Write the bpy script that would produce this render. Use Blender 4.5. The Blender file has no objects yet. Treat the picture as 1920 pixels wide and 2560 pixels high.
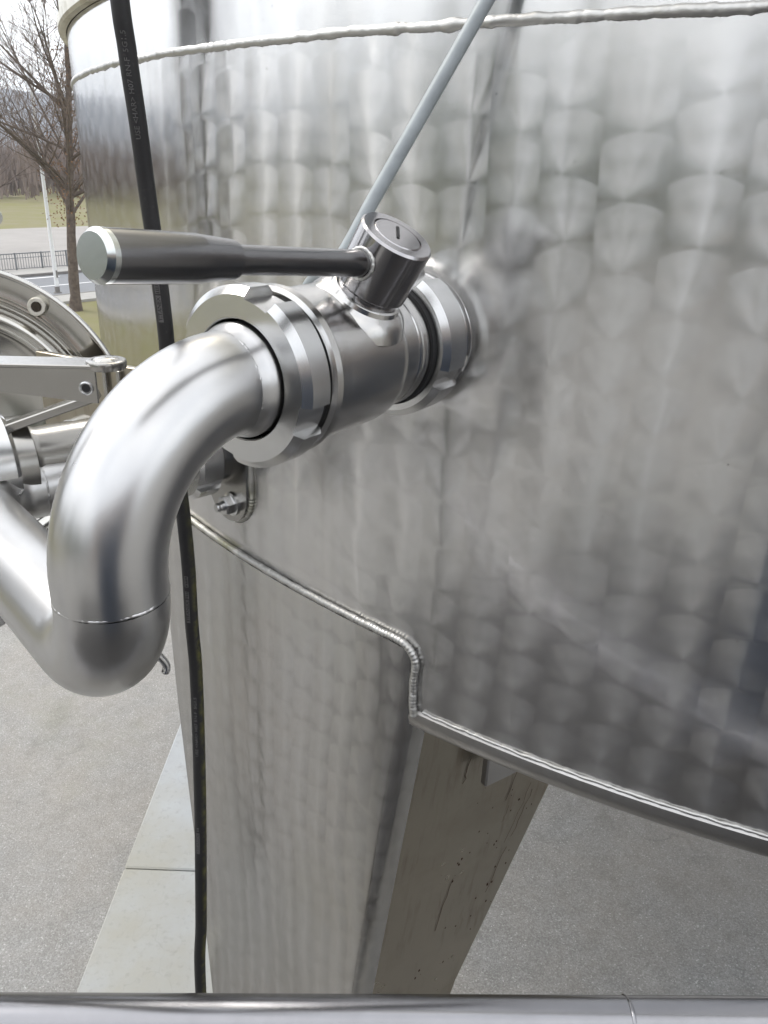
import bpy, math, random
from math import sin, cos, pi, radians as rad, sqrt, atan2
from mathutils import Vector as V, Matrix, noise

random.seed(7)
scene = bpy.context.scene
COL = scene.collection
EYE = 1.9                      # camera height above the yard, metres

# ------------------------------------------------------------------ camera
cam = bpy.data.cameras.new('camera')
co = bpy.data.objects.new('camera', cam); COL.objects.link(co); scene.camera = co
cam.sensor_fit = 'VERTICAL'
cam.angle = 2 * math.atan(1280 / 1966.36)
cam.clip_start = 0.02; cam.clip_end = 6000
PITCH, ROLL = rad(23.811), rad(2.133)
fw = V((0, cos(PITCH), -sin(PITCH))); u0 = V((0, sin(PITCH), cos(PITCH))); r0 = V((1, 0, 0))
rt = r0 * cos(ROLL) + u0 * sin(ROLL); up = u0 * cos(ROLL) - r0 * sin(ROLL)
co.matrix_world = Matrix(((rt.x, up.x, -fw.x, 0), (rt.y, up.y, -fw.y, 0), (rt.z, up.z, -fw.z, EYE), (0, 0, 0, 1)))

# ------------------------------------------------------------------ sky, sun, exposure
SUN_AZ, SUN_EL = rad(-70), rad(46)
world = bpy.data.worlds.new('World'); scene.world = world; world.use_nodes = True
wn = world.node_tree.nodes; wl = world.node_tree.links; wn.clear()
wo = wn.new('ShaderNodeOutputWorld'); bg = wn.new('ShaderNodeBackground'); sky = wn.new('ShaderNodeTexSky')
sky.sky_type = 'NISHITA'; sky.sun_disc = False; sky.sun_elevation = SUN_EL; sky.sun_rotation = SUN_AZ
sky.air_density = 1.0; sky.dust_density = 2.0
tc = wn.new('ShaderNodeTexCoord'); mp = wn.new('ShaderNodeMapping'); mp.inputs['Scale'].default_value = (1.4, 1.4, 4.0)
nz = wn.new('ShaderNodeTexNoise'); nz.inputs['Scale'].default_value = 1.5; nz.inputs['Detail'].default_value = 5
cr = wn.new('ShaderNodeValToRGB')
cr.color_ramp.elements[0].position = 0.35; cr.color_ramp.elements[0].color = (11.0, 11.4, 12.0, 1)
cr.color_ramp.elements[1].position = 0.66; cr.color_ramp.elements[1].color = (17.0, 16.9, 16.7, 1)
mx = wn.new('ShaderNodeMix'); mx.data_type = 'RGBA'; mx.inputs[0].default_value = 0.82
wl.new(tc.outputs['Generated'], mp.inputs[0]); wl.new(mp.outputs[0], nz.inputs['Vector']); wl.new(nz.outputs[0], cr.inputs[0])
wl.new(sky.outputs[0], mx.inputs[6]); wl.new(cr.outputs[0], mx.inputs[7]); wl.new(mx.outputs[2], bg.inputs[0])
bg.inputs[1].default_value = 0.1
wl.new(bg.outputs[0], wo.inputs[0])
sun = bpy.data.lights.new('sun', 'SUN'); sun.energy = 1.2; sun.angle = rad(25); sun.color = (1, 0.96, 0.9)
so = bpy.data.objects.new('sun', sun); COL.objects.link(so)
so.rotation_euler = V((-sin(SUN_AZ) * cos(SUN_EL), -cos(SUN_AZ) * cos(SUN_EL), -sin(SUN_EL))).to_track_quat('-Z', 'Y').to_euler()
so.location = (-8, 3, 12)
vs = scene.view_settings; vs.view_transform = 'Standard'; vs.look = 'None'; vs.gamma = 1; vs.exposure = 0.78
scene.render.engine = 'CYCLES'

# ------------------------------------------------------------------ material helpers
class NT:
    def __init__(s, name):
        s.m = bpy.data.materials.new(name); s.m.use_nodes = True
        s.t = s.m.node_tree; s.n = s.t.nodes; s.n.clear(); s.out = s.n.new('ShaderNodeOutputMaterial')
    def __call__(s, typ, ins=None, **kw):
        n = s.n.new('ShaderNode' + typ)
        for k, v in kw.items(): setattr(n, k, v)
        for k, v in (ins or {}).items(): s.put(n.inputs[k], v)
        return n
    def put(s, sock, v):
        if isinstance(v, bpy.types.NodeSocket): s.t.links.new(v, sock)
        elif isinstance(v, bpy.types.Node): s.t.links.new(v.outputs[0], sock)
        else: sock.default_value = v
    def math(s, op, a, b=0.0, c=0.0, clamp=False): return s('Math', {0: a, 1: b, 2: c}, operation=op, use_clamp=clamp).outputs[0]
    def vm(s, op, a, b=(0, 0, 0)):
        n = s('VectorMath', {0: a}, operation=op)
        if op == 'SCALE': s.put(n.inputs['Scale'], b)
        elif op not in ('NORMALIZE', 'LENGTH'): s.put(n.inputs[1], b)
        return n.outputs['Value'] if op in ('LENGTH', 'DOT_PRODUCT') else n.outputs['Vector']
    def ramp(s, fac, stops):
        n = s('ValToRGB', {0: fac}); e = n.color_ramp.elements
        while len(e) < len(stops): e.new(0.5)
        for el, (p, c) in zip(e, stops):
            el.position = p; el.color = (c, c, c, 1) if isinstance(c, (int, float)) else (*c, 1)
        return n.outputs[0]
    def mix(s, fac, a, b, mode='MIX'):
        n = s('Mix', data_type='RGBA', blend_type=mode); s.put(n.inputs[0], fac)
        for i, v in ((6, a), (7, b)): s.put(n.inputs[i], (*v, 1) if isinstance(v, tuple) and len(v) == 3 else v)
        return n.outputs[2]
    def obj(s): return s('TexCoord').outputs['Object']
    def noise(s, vec, scale, detail=3, rough=0.5):
        return s('TexNoise', {'Vector': vec, 'Scale': scale, 'Detail': detail, 'Roughness': rough}).outputs[0]
    def done(s, sh): s.put(s.out.inputs[0], sh); return s.m

def metal(name, col=(0.6, 0.59, 0.58), rough=0.25, var=0.08, stain=None, stain_amt=0.0, streak=0.0, streak_col=(0.1, 0.09, 0.08), bump=0.0, scale=30, scr=0.0):
    n = NT(name); o = n.obj()
    a = n.noise(o, scale, 5, 0.6); b = n.noise(o, scale * 9, 3, 0.6)
    r = n.math('MULTIPLY_ADD', a, var * 2, rough - var); r = n.math('MULTIPLY_ADD', b, var * 0.8, r)
    c = n.mix(n.ramp(a, [(0.3, 0.0), (0.75, 1.0)]), col, tuple(x * 0.88 for x in col))
    if stain:
        s1 = n.ramp(n.noise(o, scale * 0.55, 7, 0.68), [(0.5, 0.0), (0.68, 1.0)])
        c = n.mix(n.math('MULTIPLY', s1, stain_amt), c, stain)
    if streak:                                          # stains that ran down the face
        run = n('Mapping', {0: o, 'Scale': (75, 75, 4)})
        s3 = n.math('MULTIPLY', n.ramp(n.noise(run.outputs[0], 1.0, 5, 0.65), [(0.52, 0.0), (0.68, 1.0)]), n.ramp(n.noise(o, 7, 3), [(0.4, 0.0), (0.6, 1.0)]))
        c = n.mix(n.math('MULTIPLY', s3, streak), c, streak_col); r = n.math('MULTIPLY_ADD', s3, streak * 0.25, r)
    if scr:                                             # fine scratches and dark specks
        mpn = n('Mapping', {0: o, 'Rotation': (0.5, 0.8, 0.3), 'Scale': (40, 900, 900)})
        s2 = n.ramp(n.noise(mpn.outputs[0], 1.0, 2, 0.5), [(0.70, 0.0), (0.76, 1.0)])
        r = n.math('MULTIPLY_ADD', s2, scr, r)
        sp = n('TexVoronoi', {'Vector': o, 'Scale': 160.0}).outputs['Distance']
        sp = n.math('MULTIPLY', n.ramp(sp, [(0.05, 1.0), (0.09, 0.0)]), n.ramp(n.noise(o, 25, 2), [(0.52, 0.0), (0.62, 1.0)]))
        c = n.mix(n.math('MULTIPLY', sp, 0.6), c, (0.1, 0.09, 0.08))
    p = n('BsdfPrincipled', {'Base Color': c, 'Metallic': 1.0, 'Roughness': r})
    if bump:
        bm = n('Bump', {'Strength': bump, 'Distance': 0.001, 'Height': n.noise(o, scale * 2.2, 4)})
        n.put(p.inputs['Normal'], bm.outputs[0])
    return n.done(p)

def swirl(name, pitch=0.045, rough=0.2, aniso=0.55, col=(0.63, 0.625, 0.62), jitter=0.16, stretch=1.0, grime=0.25, wave=0.0, fade=0.4, bare=None, iso=1.0, star=0.6):
    """Engine-turned sheet: discs of concentric scratches; the tangent circles round each disc's centre."""
    n = NT(name)
    uv = n('UVMap', uv_map='UVMap').outputs[0]; o = n.obj()
    wob = n('TexNoise', {'Vector': uv, 'Scale': 3.0, 'Detail': 1.0}).outputs['Color']
    wob = n.vm('SCALE', n.vm('SUBTRACT', wob, (0.5, 0.5, 0.5)), 0.04)
    uvp = n.vm('MULTIPLY', n.vm('ADD', uv, wob), (1 / pitch, 1 / (pitch * stretch), 0))
    tan = n('Tangent', direction_type='UV_MAP', uv_map='UVMap').outputs[0]
    nor = n('NewGeometry').outputs['Normal']; bit = n.vm('CROSS_PRODUCT', nor, tan)
    # rows of buffing discs laid from the top down, each covering part of the one above
    sp = n('SeparateXYZ', {0: uvp}); Uu, Vv = sp.outputs[0], sp.outputs[1]
    ci = n.math('FLOOR', Uu)
    wn1 = n('TexWhiteNoise', {'W': ci}, noise_dimensions='1D').outputs[0]
    Vv = n.math('MULTIPLY_ADD', wn1, 0.5, Vv)
    x = n.math('SUBTRACT', n.math('SUBTRACT', Uu, ci), 0.5)
    hgt = n.math('SQRT', n.math('MAXIMUM', n.math('SUBTRACT', 0.86, n.math('MULTIPLY', x, x)), 0.05))
    ck = n.math('CEIL', n.math('SUBTRACT', Vv, hgt))
    y = n.math('SUBTRACT', Vv, ck)
    e1_ = n.math('SUBTRACT', hgt, y); e2_ = n.math('SUBTRACT', y, n.math('SUBTRACT', hgt, 1.0)); edge = n.math('MINIMUM', e1_, e2_)
    cell = n('TexWhiteNoise', {'Vector': n('CombineXYZ', {0: ci, 1: ck}).outputs[0]}, noise_dimensions='2D')
    cs = n('SeparateColor', {0: cell.outputs['Color']})
    x = n.math('MULTIPLY_ADD', n.math('SUBTRACT', cs.outputs[0], 0.5), jitter, x)
    y = n.math('MULTIPLY_ADD', n.math('SUBTRACT', cs.outputs[1], 0.5), jitter * 0.6, n.math('ADD', y, 0.02))
    TA = n.vm('NORMALIZE', n.vm('SUBTRACT', n.vm('SCALE', bit, x), n.vm('SCALE', tan, y)))
    dA = n.math('SQRT', n.math('ADD', n.math('MULTIPLY', x, x), n.math('MULTIPLY', y, y)))
    ys = n.math('SUBTRACT', n.math('FRACT', Vv), 0.5)
    TS = n.vm('NORMALIZE', n.vm('SUBTRACT', n.vm('SCALE', bit, x), n.vm('SCALE', tan, ys)))
    dS = n.math('SQRT', n.math('ADD', n.math('MULTIPLY', x, x), n.math('MULTIPLY', ys, ys)))
    def rings(d, k):
        w = n.math('MULTIPLY_ADD', cs.outputs[2], 60.0, n.math('MULTIPLY', d, k))
        return n('TexNoise', {'W': w, 'Scale': 1.0, 'Detail': 2.0}, noise_dimensions='1D').outputs[0]
    big = n.noise(o, 2.5, 3)
    spec = n('TexVoronoi', {'Vector': o, 'Scale': 60.0}).outputs['Distance']
    dots = n.math('MULTIPLY', n.ramp(spec, [(0.035, 1.0), (0.055, 0.0)]), n.ramp(n.noise(o, 9, 3), [(0.46, 0.0), (0.6, 1.0)]))
    c = n.mix(n.math('MULTIPLY', n.ramp(n.noise(o, 6, 6, 0.65), [(0.45, 0.0), (0.75, 1.0)]), grime), col, (0.45, 0.43, 0.4))
    c = n.mix(n.math('MULTIPLY', dots, 0.75), c, (0.05, 0.045, 0.04))
    run = n('Mapping', {0: o, 'Scale': (34, 34, 1.3)})
    c = n.mix(n.math('MULTIPLY', n.ramp(n.noise(run.outputs[0], 1.0, 4, 0.6), [(0.5, 0.0), (0.72, 1.0)]), grime * 0.6), c, (0.34, 0.32, 0.285))
    r = n.math('MULTIPLY_ADD', big, 0.10, rough - 0.05)
    rg = rings(dA, 70.0)
    bm = n('Bump', {'Strength': 0.03, 'Distance': 0.0003, 'Height': rg})
    if wave:                                            # slight corrugation left by the rolls
        ux = n('SeparateXYZ', {0: uv})
        ph = n.math('ADD', n.math('MULTIPLY', ux.outputs[0], 2 * pi / pitch), n.math('MULTIPLY', n.noise(uvp, 0.35, 3), 9.0))
        bm = n('Bump', {'Strength': 1.0, 'Distance': wave, 'Height': n.math('SINE', ph), 'Normal': bm.outputs[0]})
    rr = n.math('MULTIPLY_ADD', rg, 0.07, n.math('SUBTRACT', r, 0.035))
    s1 = n('BsdfAnisotropic', {'Color': c, 'Roughness': rr, 'Anisotropy': aniso, 'Tangent': TA, 'Normal': bm.outputs[0]})
    s2 = n('BsdfAnisotropic', {'Color': c, 'Roughness': n.math('MULTIPLY', r, iso), 'Anisotropy': 0.0, 'Normal': bm.outputs[0]})
    # the buffing pad left its marks unevenly: discs fade towards their corners and from patch to patch
    f1 = n('MapRange', {0: n.math('ABSOLUTE', x), 1: 0.34, 2: 0.54, 3: 0.0, 4: 0.65}, interpolation_type='SMOOTHSTEP')
    fe = n('MapRange', {0: edge, 1: 0.0, 2: 0.42, 3: 0.6, 4: 0.0}, interpolation_type='SMOOTHSTEP')
    f1 = n('Math', {0: f1.outputs[0], 1: fe.outputs[0]}, operation='MAXIMUM')
    f2 = n.math('ADD', n('MapRange', {0: n.noise(uvp, 0.28, 2), 1: 0.3, 2: 0.72, 3: -0.1, 4: fade}).outputs[0], n.math('MULTIPLY', cs.outputs[2], 0.18), clamp=True)
    bz = None
    if bare:                                            # the last plates were buffed only lightly
        bz = n('MapRange', {0: n.math('ADD', n('SeparateXYZ', {0: uv}).outputs[0], n.math('MULTIPLY', n.noise(uvp, 0.4, 2), 0.12)), 1: bare[0], 2: bare[1], 3: 0.0, 4: 1.0}, interpolation_type='SMOOTHSTEP').outputs[0]
        f2 = n.math('MAXIMUM', f2, n.math('MULTIPLY', bz, 0.55))
        for s_ in (s1, s2):
            old = s_.inputs['Roughness'].links[0].from_socket
            n.put(s_.inputs['Roughness'], n.math('MULTIPLY', old, n.math('MULTIPLY_ADD', bz, -0.45, 1.0)))
    s3 = n('BsdfAnisotropic', {'Color': c, 'Roughness': r, 'Anisotropy': aniso, 'Tangent': TS, 'Normal': bm.outputs[0]})
    g1 = n('MapRange', {0: dS, 1: 0.05, 2: 0.34, 3: 0.75, 4: 0.0}, interpolation_type='SMOOTHSTEP').outputs[0]
    g2 = n('MapRange', {0: dS, 1: 0.45, 2: 0.70, 3: 0.0, 4: 0.75}, interpolation_type='SMOOTHSTEP').outputs[0]
    ma = n('MixShader', {0: n.math('MAXIMUM', f1.outputs[0], f2), 1: s1, 2: s2})
    mb = n('MixShader', {0: n.math('MAXIMUM', n.math('MAXIMUM', g1, g2), f2), 1: s3, 2: s2})
    m = n('MixShader', {0: star, 1: ma, 2: mb})
    return n.done(m)

def plain(name, col, rough=0.7, spec=0.5, var=0.15, scale=20, metallic=0.0, bump=0.0, col2=None):
    n = NT(name); o = n.obj(); a = n.noise(o, scale, 5, 0.6)
    c2 = col2 or tuple(x * (1 - 2 * var) for x in col)
    c = n.mix(n.ramp(a, [(0.32, 0.0), (0.7, 1.0)]), col, c2)
    p = n('BsdfPrincipled', {'Base Color': c, 'Roughness': rough, 'Metallic': metallic, 'Specular IOR Level': spec})
    if bump: n.put(p.inputs['Normal'], n('Bump', {'Strength': bump, 'Distance': 0.01, 'Height': a}).outputs[0])
    return n.done(p)

def asphalt(name, base=0.13, warm=(1.06, 1.0, 0.93)):
    n = NT(name); o = n.obj()
    v = n('TexVoronoi', {'Vector': o, 'Scale': 300.0})
    g = n('SeparateColor', {0: v.outputs['Color']}).outputs[0]
    grain = n.ramp(g, [(0.0, base * 0.7), (0.55, base), (0.86, base * 1.2), (0.97, base * 1.4), (1.0, base * 2.0)])
    fine = n.noise(o, 420, 2)
    c = n.mix(n.ramp(fine, [(0.3, 0.0), (0.7, 1.0)]), grain, n.mix(0.5, grain, (base * 0.6,) * 3))
    blot = n.ramp(n.noise(o, 14, 5, 0.7), [(0.3, 0.85), (0.7, 1.12)]); c = n.mix(1.0, c, blot, 'MULTIPLY')
    wear = n.noise(o, 1.3, 6, 0.65)
    c = n.mix(n.ramp(wear, [(0.35, 0.0), (0.7, 0.45)]), c, (base * 1.12 * warm[0], base * 1.03, base * 0.92 * warm[2]))
    ed = n('TexVoronoi', {'Vector': n.vm('ADD', o, n.vm('SCALE', n('TexNoise', {'Vector': o, 'Scale': 5.0, 'Detail': 5.0}).outputs['Color'], 0.35)), 'Scale': 0.8}, feature='DISTANCE_TO_EDGE').outputs['Distance']
    crack = n.math('MULTIPLY', n.ramp(ed, [(0.0, 1.0), (0.006, 0.0)]), n.ramp(n.noise(o, 1.7, 3), [(0.55, 0.0), (0.68, 0.35)]))
    c = n.mix(crack, c, (base * 0.32,) * 3)
    stain = n.ramp(n.noise(o, 3.7, 7, 0.72), [(0.56, 0.0), (0.7, 0.4)]); c = n.mix(stain, c, (base * 0.5, base * 0.46, base * 0.4))
    moss = n.math('MULTIPLY', n.ramp(n.noise(o, 1.1, 6, 0.7), [(0.55, 0.0), (0.75, 0.35)]), 1.0)
    c = n.mix(moss, c, (base * 0.75, base * 0.78, base * 0.5))
    c = n.mix(1.0, c, (1.0, 1.0, 0.975), 'MULTIPLY')
    h = n.math('ADD', n.math('MULTIPLY', v.outputs['Distance'], -0.7), n.math('MULTIPLY', fine, 0.5))
    bm = n('Bump', {'Strength': 0.5, 'Distance': 0.004, 'Height': h})
    return n.done(n('BsdfPrincipled', {'Base Color': c, 'Roughness': 0.72, 'Specular IOR Level': 0.5, 'Normal': bm.outputs[0]}))

M = {}
M['shell'] = swirl('swirled steel', 0.0495, 0.21, 0.71, col=(0.605, 0.6, 0.594), jitter=0.24, fade=0.24, star=0.32, bare=(-1.19, -1.34), wave=0.00004)
M['shell_top'] = swirl('swirled steel upper course', 0.053, 0.17, 0.6, jitter=0.2, star=0.2, bare=(-1.12, -1.3), grime=0.15)
M['leg'] = swirl('swirled leg steel', 0.035, 0.20, 0.70, col=(0.52, 0.513, 0.502), stretch=1.4, grime=0.28, wave=0.00004, fade=0.3, iso=0.7, star=0.15)
M['pipe'] = metal('brushed pipe steel', (0.53, 0.527, 0.525), 0.275, 0.03, (0.48, 0.46, 0.43), 0.22, scale=11)
M['nut'] = metal('turned steel', (0.58, 0.58, 0.575), 0.23, 0.035, scale=30)
M['body'] = metal('polished valve steel', (0.52, 0.515, 0.505), 0.19, 0.03, (0.36, 0.32, 0.26), 0.3, scale=22)
M['collar'] = metal('satin collar steel', (0.5, 0.495, 0.49), 0.2, 0.05, scale=12)
M['lever'] = metal('lever steel with dark reflection', (0.2, 0.198, 0.201), 0.22, 0.03, scale=40)  # dark surroundings mirrored in the lever are put into this base colour
M['hub'] = metal('polished hub steel', (0.38, 0.37, 0.375), 0.17, 0.02, scale=40)
M['cap'] = metal('polished end cap steel', (0.58, 0.6, 0.58), 0.2, 0.03, scale=60)
M['weld'] = metal('weld bead', (0.5, 0.495, 0.48), 0.4, 0.1, (0.4, 0.39, 0.35), 0.4, scale=70, bump=0.6)
M['weld_moss'] = metal('mossy weld bead', (0.58, 0.57, 0.54), 0.42, 0.1, (0.24, 0.24, 0.1), 0.75, scale=30, bump=0.6)
M['hatch'] = metal('pressed hatch steel', (0.5, 0.49, 0.46), 0.15, 0.04, (0.33, 0.3, 0.24), 0.4, scale=9)
M['galv'] = metal('plated bracket steel', (0.40, 0.39, 0.37), 0.24, 0.04, (0.36, 0.34, 0.3), 0.18, scale=11)
M['dark'] = plain('dark gap rubber', (0.012, 0.012, 0.013), 0.6)
M['rust_steel'] = metal('stained inner leg steel', (0.41, 0.375, 0.31), 0.27, 0.05, (0.26, 0.21, 0.15), 0.4, scale=7, streak=0.35, streak_col=(0.17, 0.12, 0.08))
M['socket'] = plain('shaded socket recess', (0.045, 0.035, 0.025), 0.8, 0.2, 0.3, 200)  # near-black disc colour stands for the shade inside the hex socket
M['drip'] = plain('brown rust stain', (0.07, 0.035, 0.018), 0.7, 0.3, 0.2, 60)
M['rail'] = metal('satin rail steel', (0.27, 0.27, 0.285), 0.22, 0.04, scale=30)
M['bolt'] = metal('zinc bolt steel', (0.62, 0.62, 0.62), 0.22, 0.05, scale=80)
M['dirty_bolt'] = metal('dirty socket bolt steel', (0.56, 0.54, 0.48), 0.32, 0.07, (0.25, 0.21, 0.14), 0.6, scale=90)
M['bot'] = metal('tank floor steel', (0.45, 0.44, 0.43), 0.36, 0.06, (0.3, 0.28, 0.25), 0.4, scale=12)
M['rim'] = metal('weathered rim steel', (0.58, 0.55, 0.47), 0.35, 0.08, (0.2, 0.16, 0.06), 0.8, scale=22)
M['grey_cable'] = plain('grey cable sheath', (0.30, 0.33, 0.345), 0.45, 0.5, 0.1, 60)
def _cable():
    n = NT('black rubber cable'); o = n.obj()
    g = n.noise(o, 90, 6, 0.7)
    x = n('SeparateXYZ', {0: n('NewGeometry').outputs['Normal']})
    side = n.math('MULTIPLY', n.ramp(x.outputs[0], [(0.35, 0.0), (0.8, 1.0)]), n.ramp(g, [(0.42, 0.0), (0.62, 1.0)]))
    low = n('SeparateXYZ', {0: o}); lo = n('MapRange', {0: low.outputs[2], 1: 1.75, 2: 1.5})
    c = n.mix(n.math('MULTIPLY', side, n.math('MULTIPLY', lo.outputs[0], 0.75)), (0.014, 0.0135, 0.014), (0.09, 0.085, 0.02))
    c = n.mix(n.ramp(n.noise(o, 300, 3), [(0.6, 0.0), (0.8, 0.35)]), c, (0.06, 0.055, 0.05))
    return n.done(n('BsdfPrincipled', {'Base Color': c, 'Roughness': 0.55, 'Specular IOR Level': 0.35}))
M['black_cable'] = _cable()
M['print'] = plain('grey cable print', (0.11, 0.105, 0.105), 0.6, 0.3, 0.25, 200)
M['print_dark'] = plain('dark cable print', (0.02, 0.02, 0.02), 0.6, 0.3)
M['asphalt'] = asphalt('asphalt yard', 0.255)
M['road'] = plain('road asphalt', (0.13, 0.135, 0.145), 0.6, 0.5, 0.06, 2)
M['walk'] = plain('pale pavement', (0.33, 0.32, 0.3), 0.8, 0.3, 0.06, 3)
M['park'] = plain('car park paving', (0.27, 0.255, 0.24), 0.8, 0.3, 0.07, 0.4)
M['mark'] = plain('white road paint', (0.72, 0.72, 0.72), 0.6, 0.4, 0.05, 5)
M['kerb'] = plain('kerb stone', (0.2, 0.19, 0.18), 0.8, 0.3, 0.1, 5)
M['grass'] = plain('meadow grass', (0.165, 0.16, 0.07), 0.95, 0.1, 0.2, 0.35, col2=(0.19, 0.17, 0.115))
M['hill'] = plain('wooded hills', (0.12, 0.12, 0.125), 0.95, 0.05, 0.15, 0.02)
M['bark'] = plain('tree bark', (0.16, 0.13, 0.11), 0.95, 0.1, 0.25, 6, bump=0.6)
M['twig'] = plain('bare twigs', (0.22, 0.175, 0.145), 0.95, 0.1, 0.2, 1.5)
M['dry_leaf'] = plain('dry clinging leaves', (0.23, 0.14, 0.085), 0.9, 0.1, 0.2, 3)
M['wood_far'] = plain('far bare wood', (0.27, 0.215, 0.185), 0.95, 0.05, 0.22, 0.12)
M['conifer'] = plain('conifer needles', (0.10, 0.12, 0.055), 0.9, 0.1, 0.25, 1.0)
M['white_pole'] = plain('white pole paint', (0.72, 0.73, 0.74), 0.4, 0.5, 0.04, 3)
M['fence'] = plain('grey fence paint', (0.16, 0.17, 0.18), 0.6, 0.4, 0.1, 4)
M['plaster'] = plain('warm plaster', (0.36, 0.3, 0.26), 0.9, 0.2, 0.08, 1.0)
M['cab'] = plain('dark blue cabinet paint', (0.03, 0.045, 0.075), 0.45, 0.5, 0.1, 2)
M['deck'] = plain('dark deck steel', (0.035, 0.033, 0.032), 0.6, 0.4, 0.15, 8)
M['roof'] = plain('roof sheet', (0.12, 0.09, 0.085), 0.8, 0.3, 0.1, 1.5)
M['pane'] = plain('dark window glass', (0.02, 0.025, 0.03), 0.08, 0.6)
def _concrete():
    n = NT('pale concrete slab'); o = n.obj()
    a = n.noise(o, 5, 7, 0.65); b = n.noise(o, 60, 4, 0.6); cz = n.noise(o, 2.2, 5, 0.6)
    c = n.mix(n.ramp(a, [(0.3, 0.0), (0.7, 1.0)]), (0.36, 0.378, 0.395), (0.31, 0.32, 0.32))
    c = n.mix(n.ramp(cz, [(0.4, 0.0), (0.64, 0.85)]), c, (0.295, 0.285, 0.24))
    c = n.mix(n.ramp(b, [(0.55, 0.0), (0.75, 0.4)]), c, (0.2, 0.2, 0.18))
    w = n('TexVoronoi', {'Vector': n.vm('ADD', o, n.vm('SCALE', n('TexNoise', {'Vector': o, 'Scale': 9.0}).outputs['Color'], 0.25)), 'Scale': 4.0}, feature='DISTANCE_TO_EDGE').outputs['Distance']
    c = n.mix(n.math('MULTIPLY', n.ramp(w, [(0.002, 1.0), (0.006, 0.0)]), 0.12), c, (0.12, 0.12, 0.11))
    return n.done(n('BsdfPrincipled', {'Base Color': c, 'Roughness': 0.7, 'Specular IOR Level': 0.4, 'Normal': n('Bump', {'Strength': 0.25, 'Distance': 0.003, 'Height': b}).outputs[0]}))
M['concrete'] = _concrete()

# ------------------------------------------------------------------ mesh helpers (coordinates relative to the eye; z is lifted by EYE on linking)
ORIG = {}
def link(o, parent):
    COL.objects.link(o)
    if parent is not None: o.parent = parent
def mk(name, verts, faces, mat, parent=None, uv=None, smooth=True, angle=32, kind=None, world=False):
    off = ORIG.get(parent, V((0, 0, 0))) if parent is not None else V((0, 0, 0))
    lift = 0.0 if world else EYE
    me = bpy.data.meshes.new(name)
    me.from_pydata([(v[0] - off[0], v[1] - off[1], v[2] + lift - off[2]) for v in verts], [], faces)
    if uv is not None:
        l = me.uv_layers.new(name='UVMap'); idx = [0] * len(me.loops); me.loops.foreach_get('vertex_index', idx)
        flat = []
        for i in idx: flat += uv[i]
        l.data.foreach_set('uv', flat)
    if smooth:
        me.polygons.foreach_set('use_smooth', [True] * len(me.polygons))
        me.set_sharp_from_angle(angle=rad(angle))
    me.materials.append(mat); me.update()
    o = bpy.data.objects.new(name, me); link(o, parent)
    if parent is not None: ORIG[o] = off
    if kind: o['kind'] = kind
    return o
def thing(name, label, cat, loc, group=None):
    o = bpy.data.objects.new(name, None); COL.objects.link(o)
    o.location = (loc[0], loc[1], loc[2]); o.empty_display_size = 0.1
    o['label'] = label; o['category'] = cat
    if group: o['group'] = group
    ORIG[o] = V(loc); return o
def tag(o, label, cat, group=None):
    o['label'] = label; o['category'] = cat
    if group: o['group'] = group
    return o
def frame(d):
    d = V(d).normalized(); a = d.cross(V((0, 0, 1)))
    if a.length < 1e-4: a = V((1, 0, 0))
    a.normalize(); return a, d.cross(a).normalized(), d
def grid_faces(nu, nv, closed_u=False):
    F = []
    for j in range(nv - 1):
        for i in range(nu if closed_u else nu - 1):
            k = (i + 1) % nu
            F.append((j * nu + i, j * nu + k, (j + 1) * nu + k, (j + 1) * nu + i))
    return F
def lathe(o, d, prof, seg=64, slots=None, slot_r=0, basis=None, slot_w=0.17, wob=None):
    """prof: list of (s, r) along axis d from o. slots: angles of rectangular notches."""
    a, b, d = frame(d) if basis is None else (V(basis[0]), V(basis[1]), V(d).normalized())
    o = V(o); ang = [2 * pi * i / seg for i in range(seg)]
    insl = lambda t: False
    if slots:
        def insl(t): return any(abs((t - q + pi) % (2 * pi) - pi) < slot_w for q in slots)
        ang = [t for t in ang if not any(abs(abs((t - q + pi) % (2 * pi) - pi) - slot_w) < 0.02 for q in slots)]
        for q in slots:
            for e in (-slot_w - 0.002, -slot_w + 0.002, slot_w - 0.002, slot_w + 0.002): ang.append((q + e) % (2 * pi))
        ang.sort()
    n = len(ang); vs_ = []
    for s, r in prof:
        for t in ang:
            rr = min(r, slot_r) if (slots and insl(t)) else r
            vs_.append(o + d * s + (a * cos(t) + b * sin(t)) * rr)
    F = grid_faces(n, len(prof), True)
    return vs_, F
def tube(path, rad_, seg=24, caps=True, closed=False):
    path = [V(p) for p in path]; n = len(path); vs_ = []
    R_ = rad_ if isinstance(rad_, (list, tuple)) else [rad_] * n
    t0 = (path[1] - path[0]).normalized(); a = t0.orthogonal().normalized()
    for i in range(n):
        if closed: t = (path[(i + 1) % n] - path[i - 1]).normalized()
        else: t = (path[min(i + 1, n - 1)] - path[max(i - 1, 0)]).normalized()
        a = (a - t * a.dot(t)).normalized(); b = t.cross(a)
        for k in range(seg):
            th = 2 * pi * k / seg; vs_.append(path[i] + (a * cos(th) + b * sin(th)) * R_[i])
    F = grid_faces(seg, n, True)
    if closed: F += [((n - 1) * seg + k, (n - 1) * seg + (k + 1) % seg, (k + 1) % seg, k) for k in range(seg)]
    elif caps: F += [tuple(range(seg))[::-1], tuple((n - 1) * seg + k for k in range(seg))]
    return vs_, F
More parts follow.
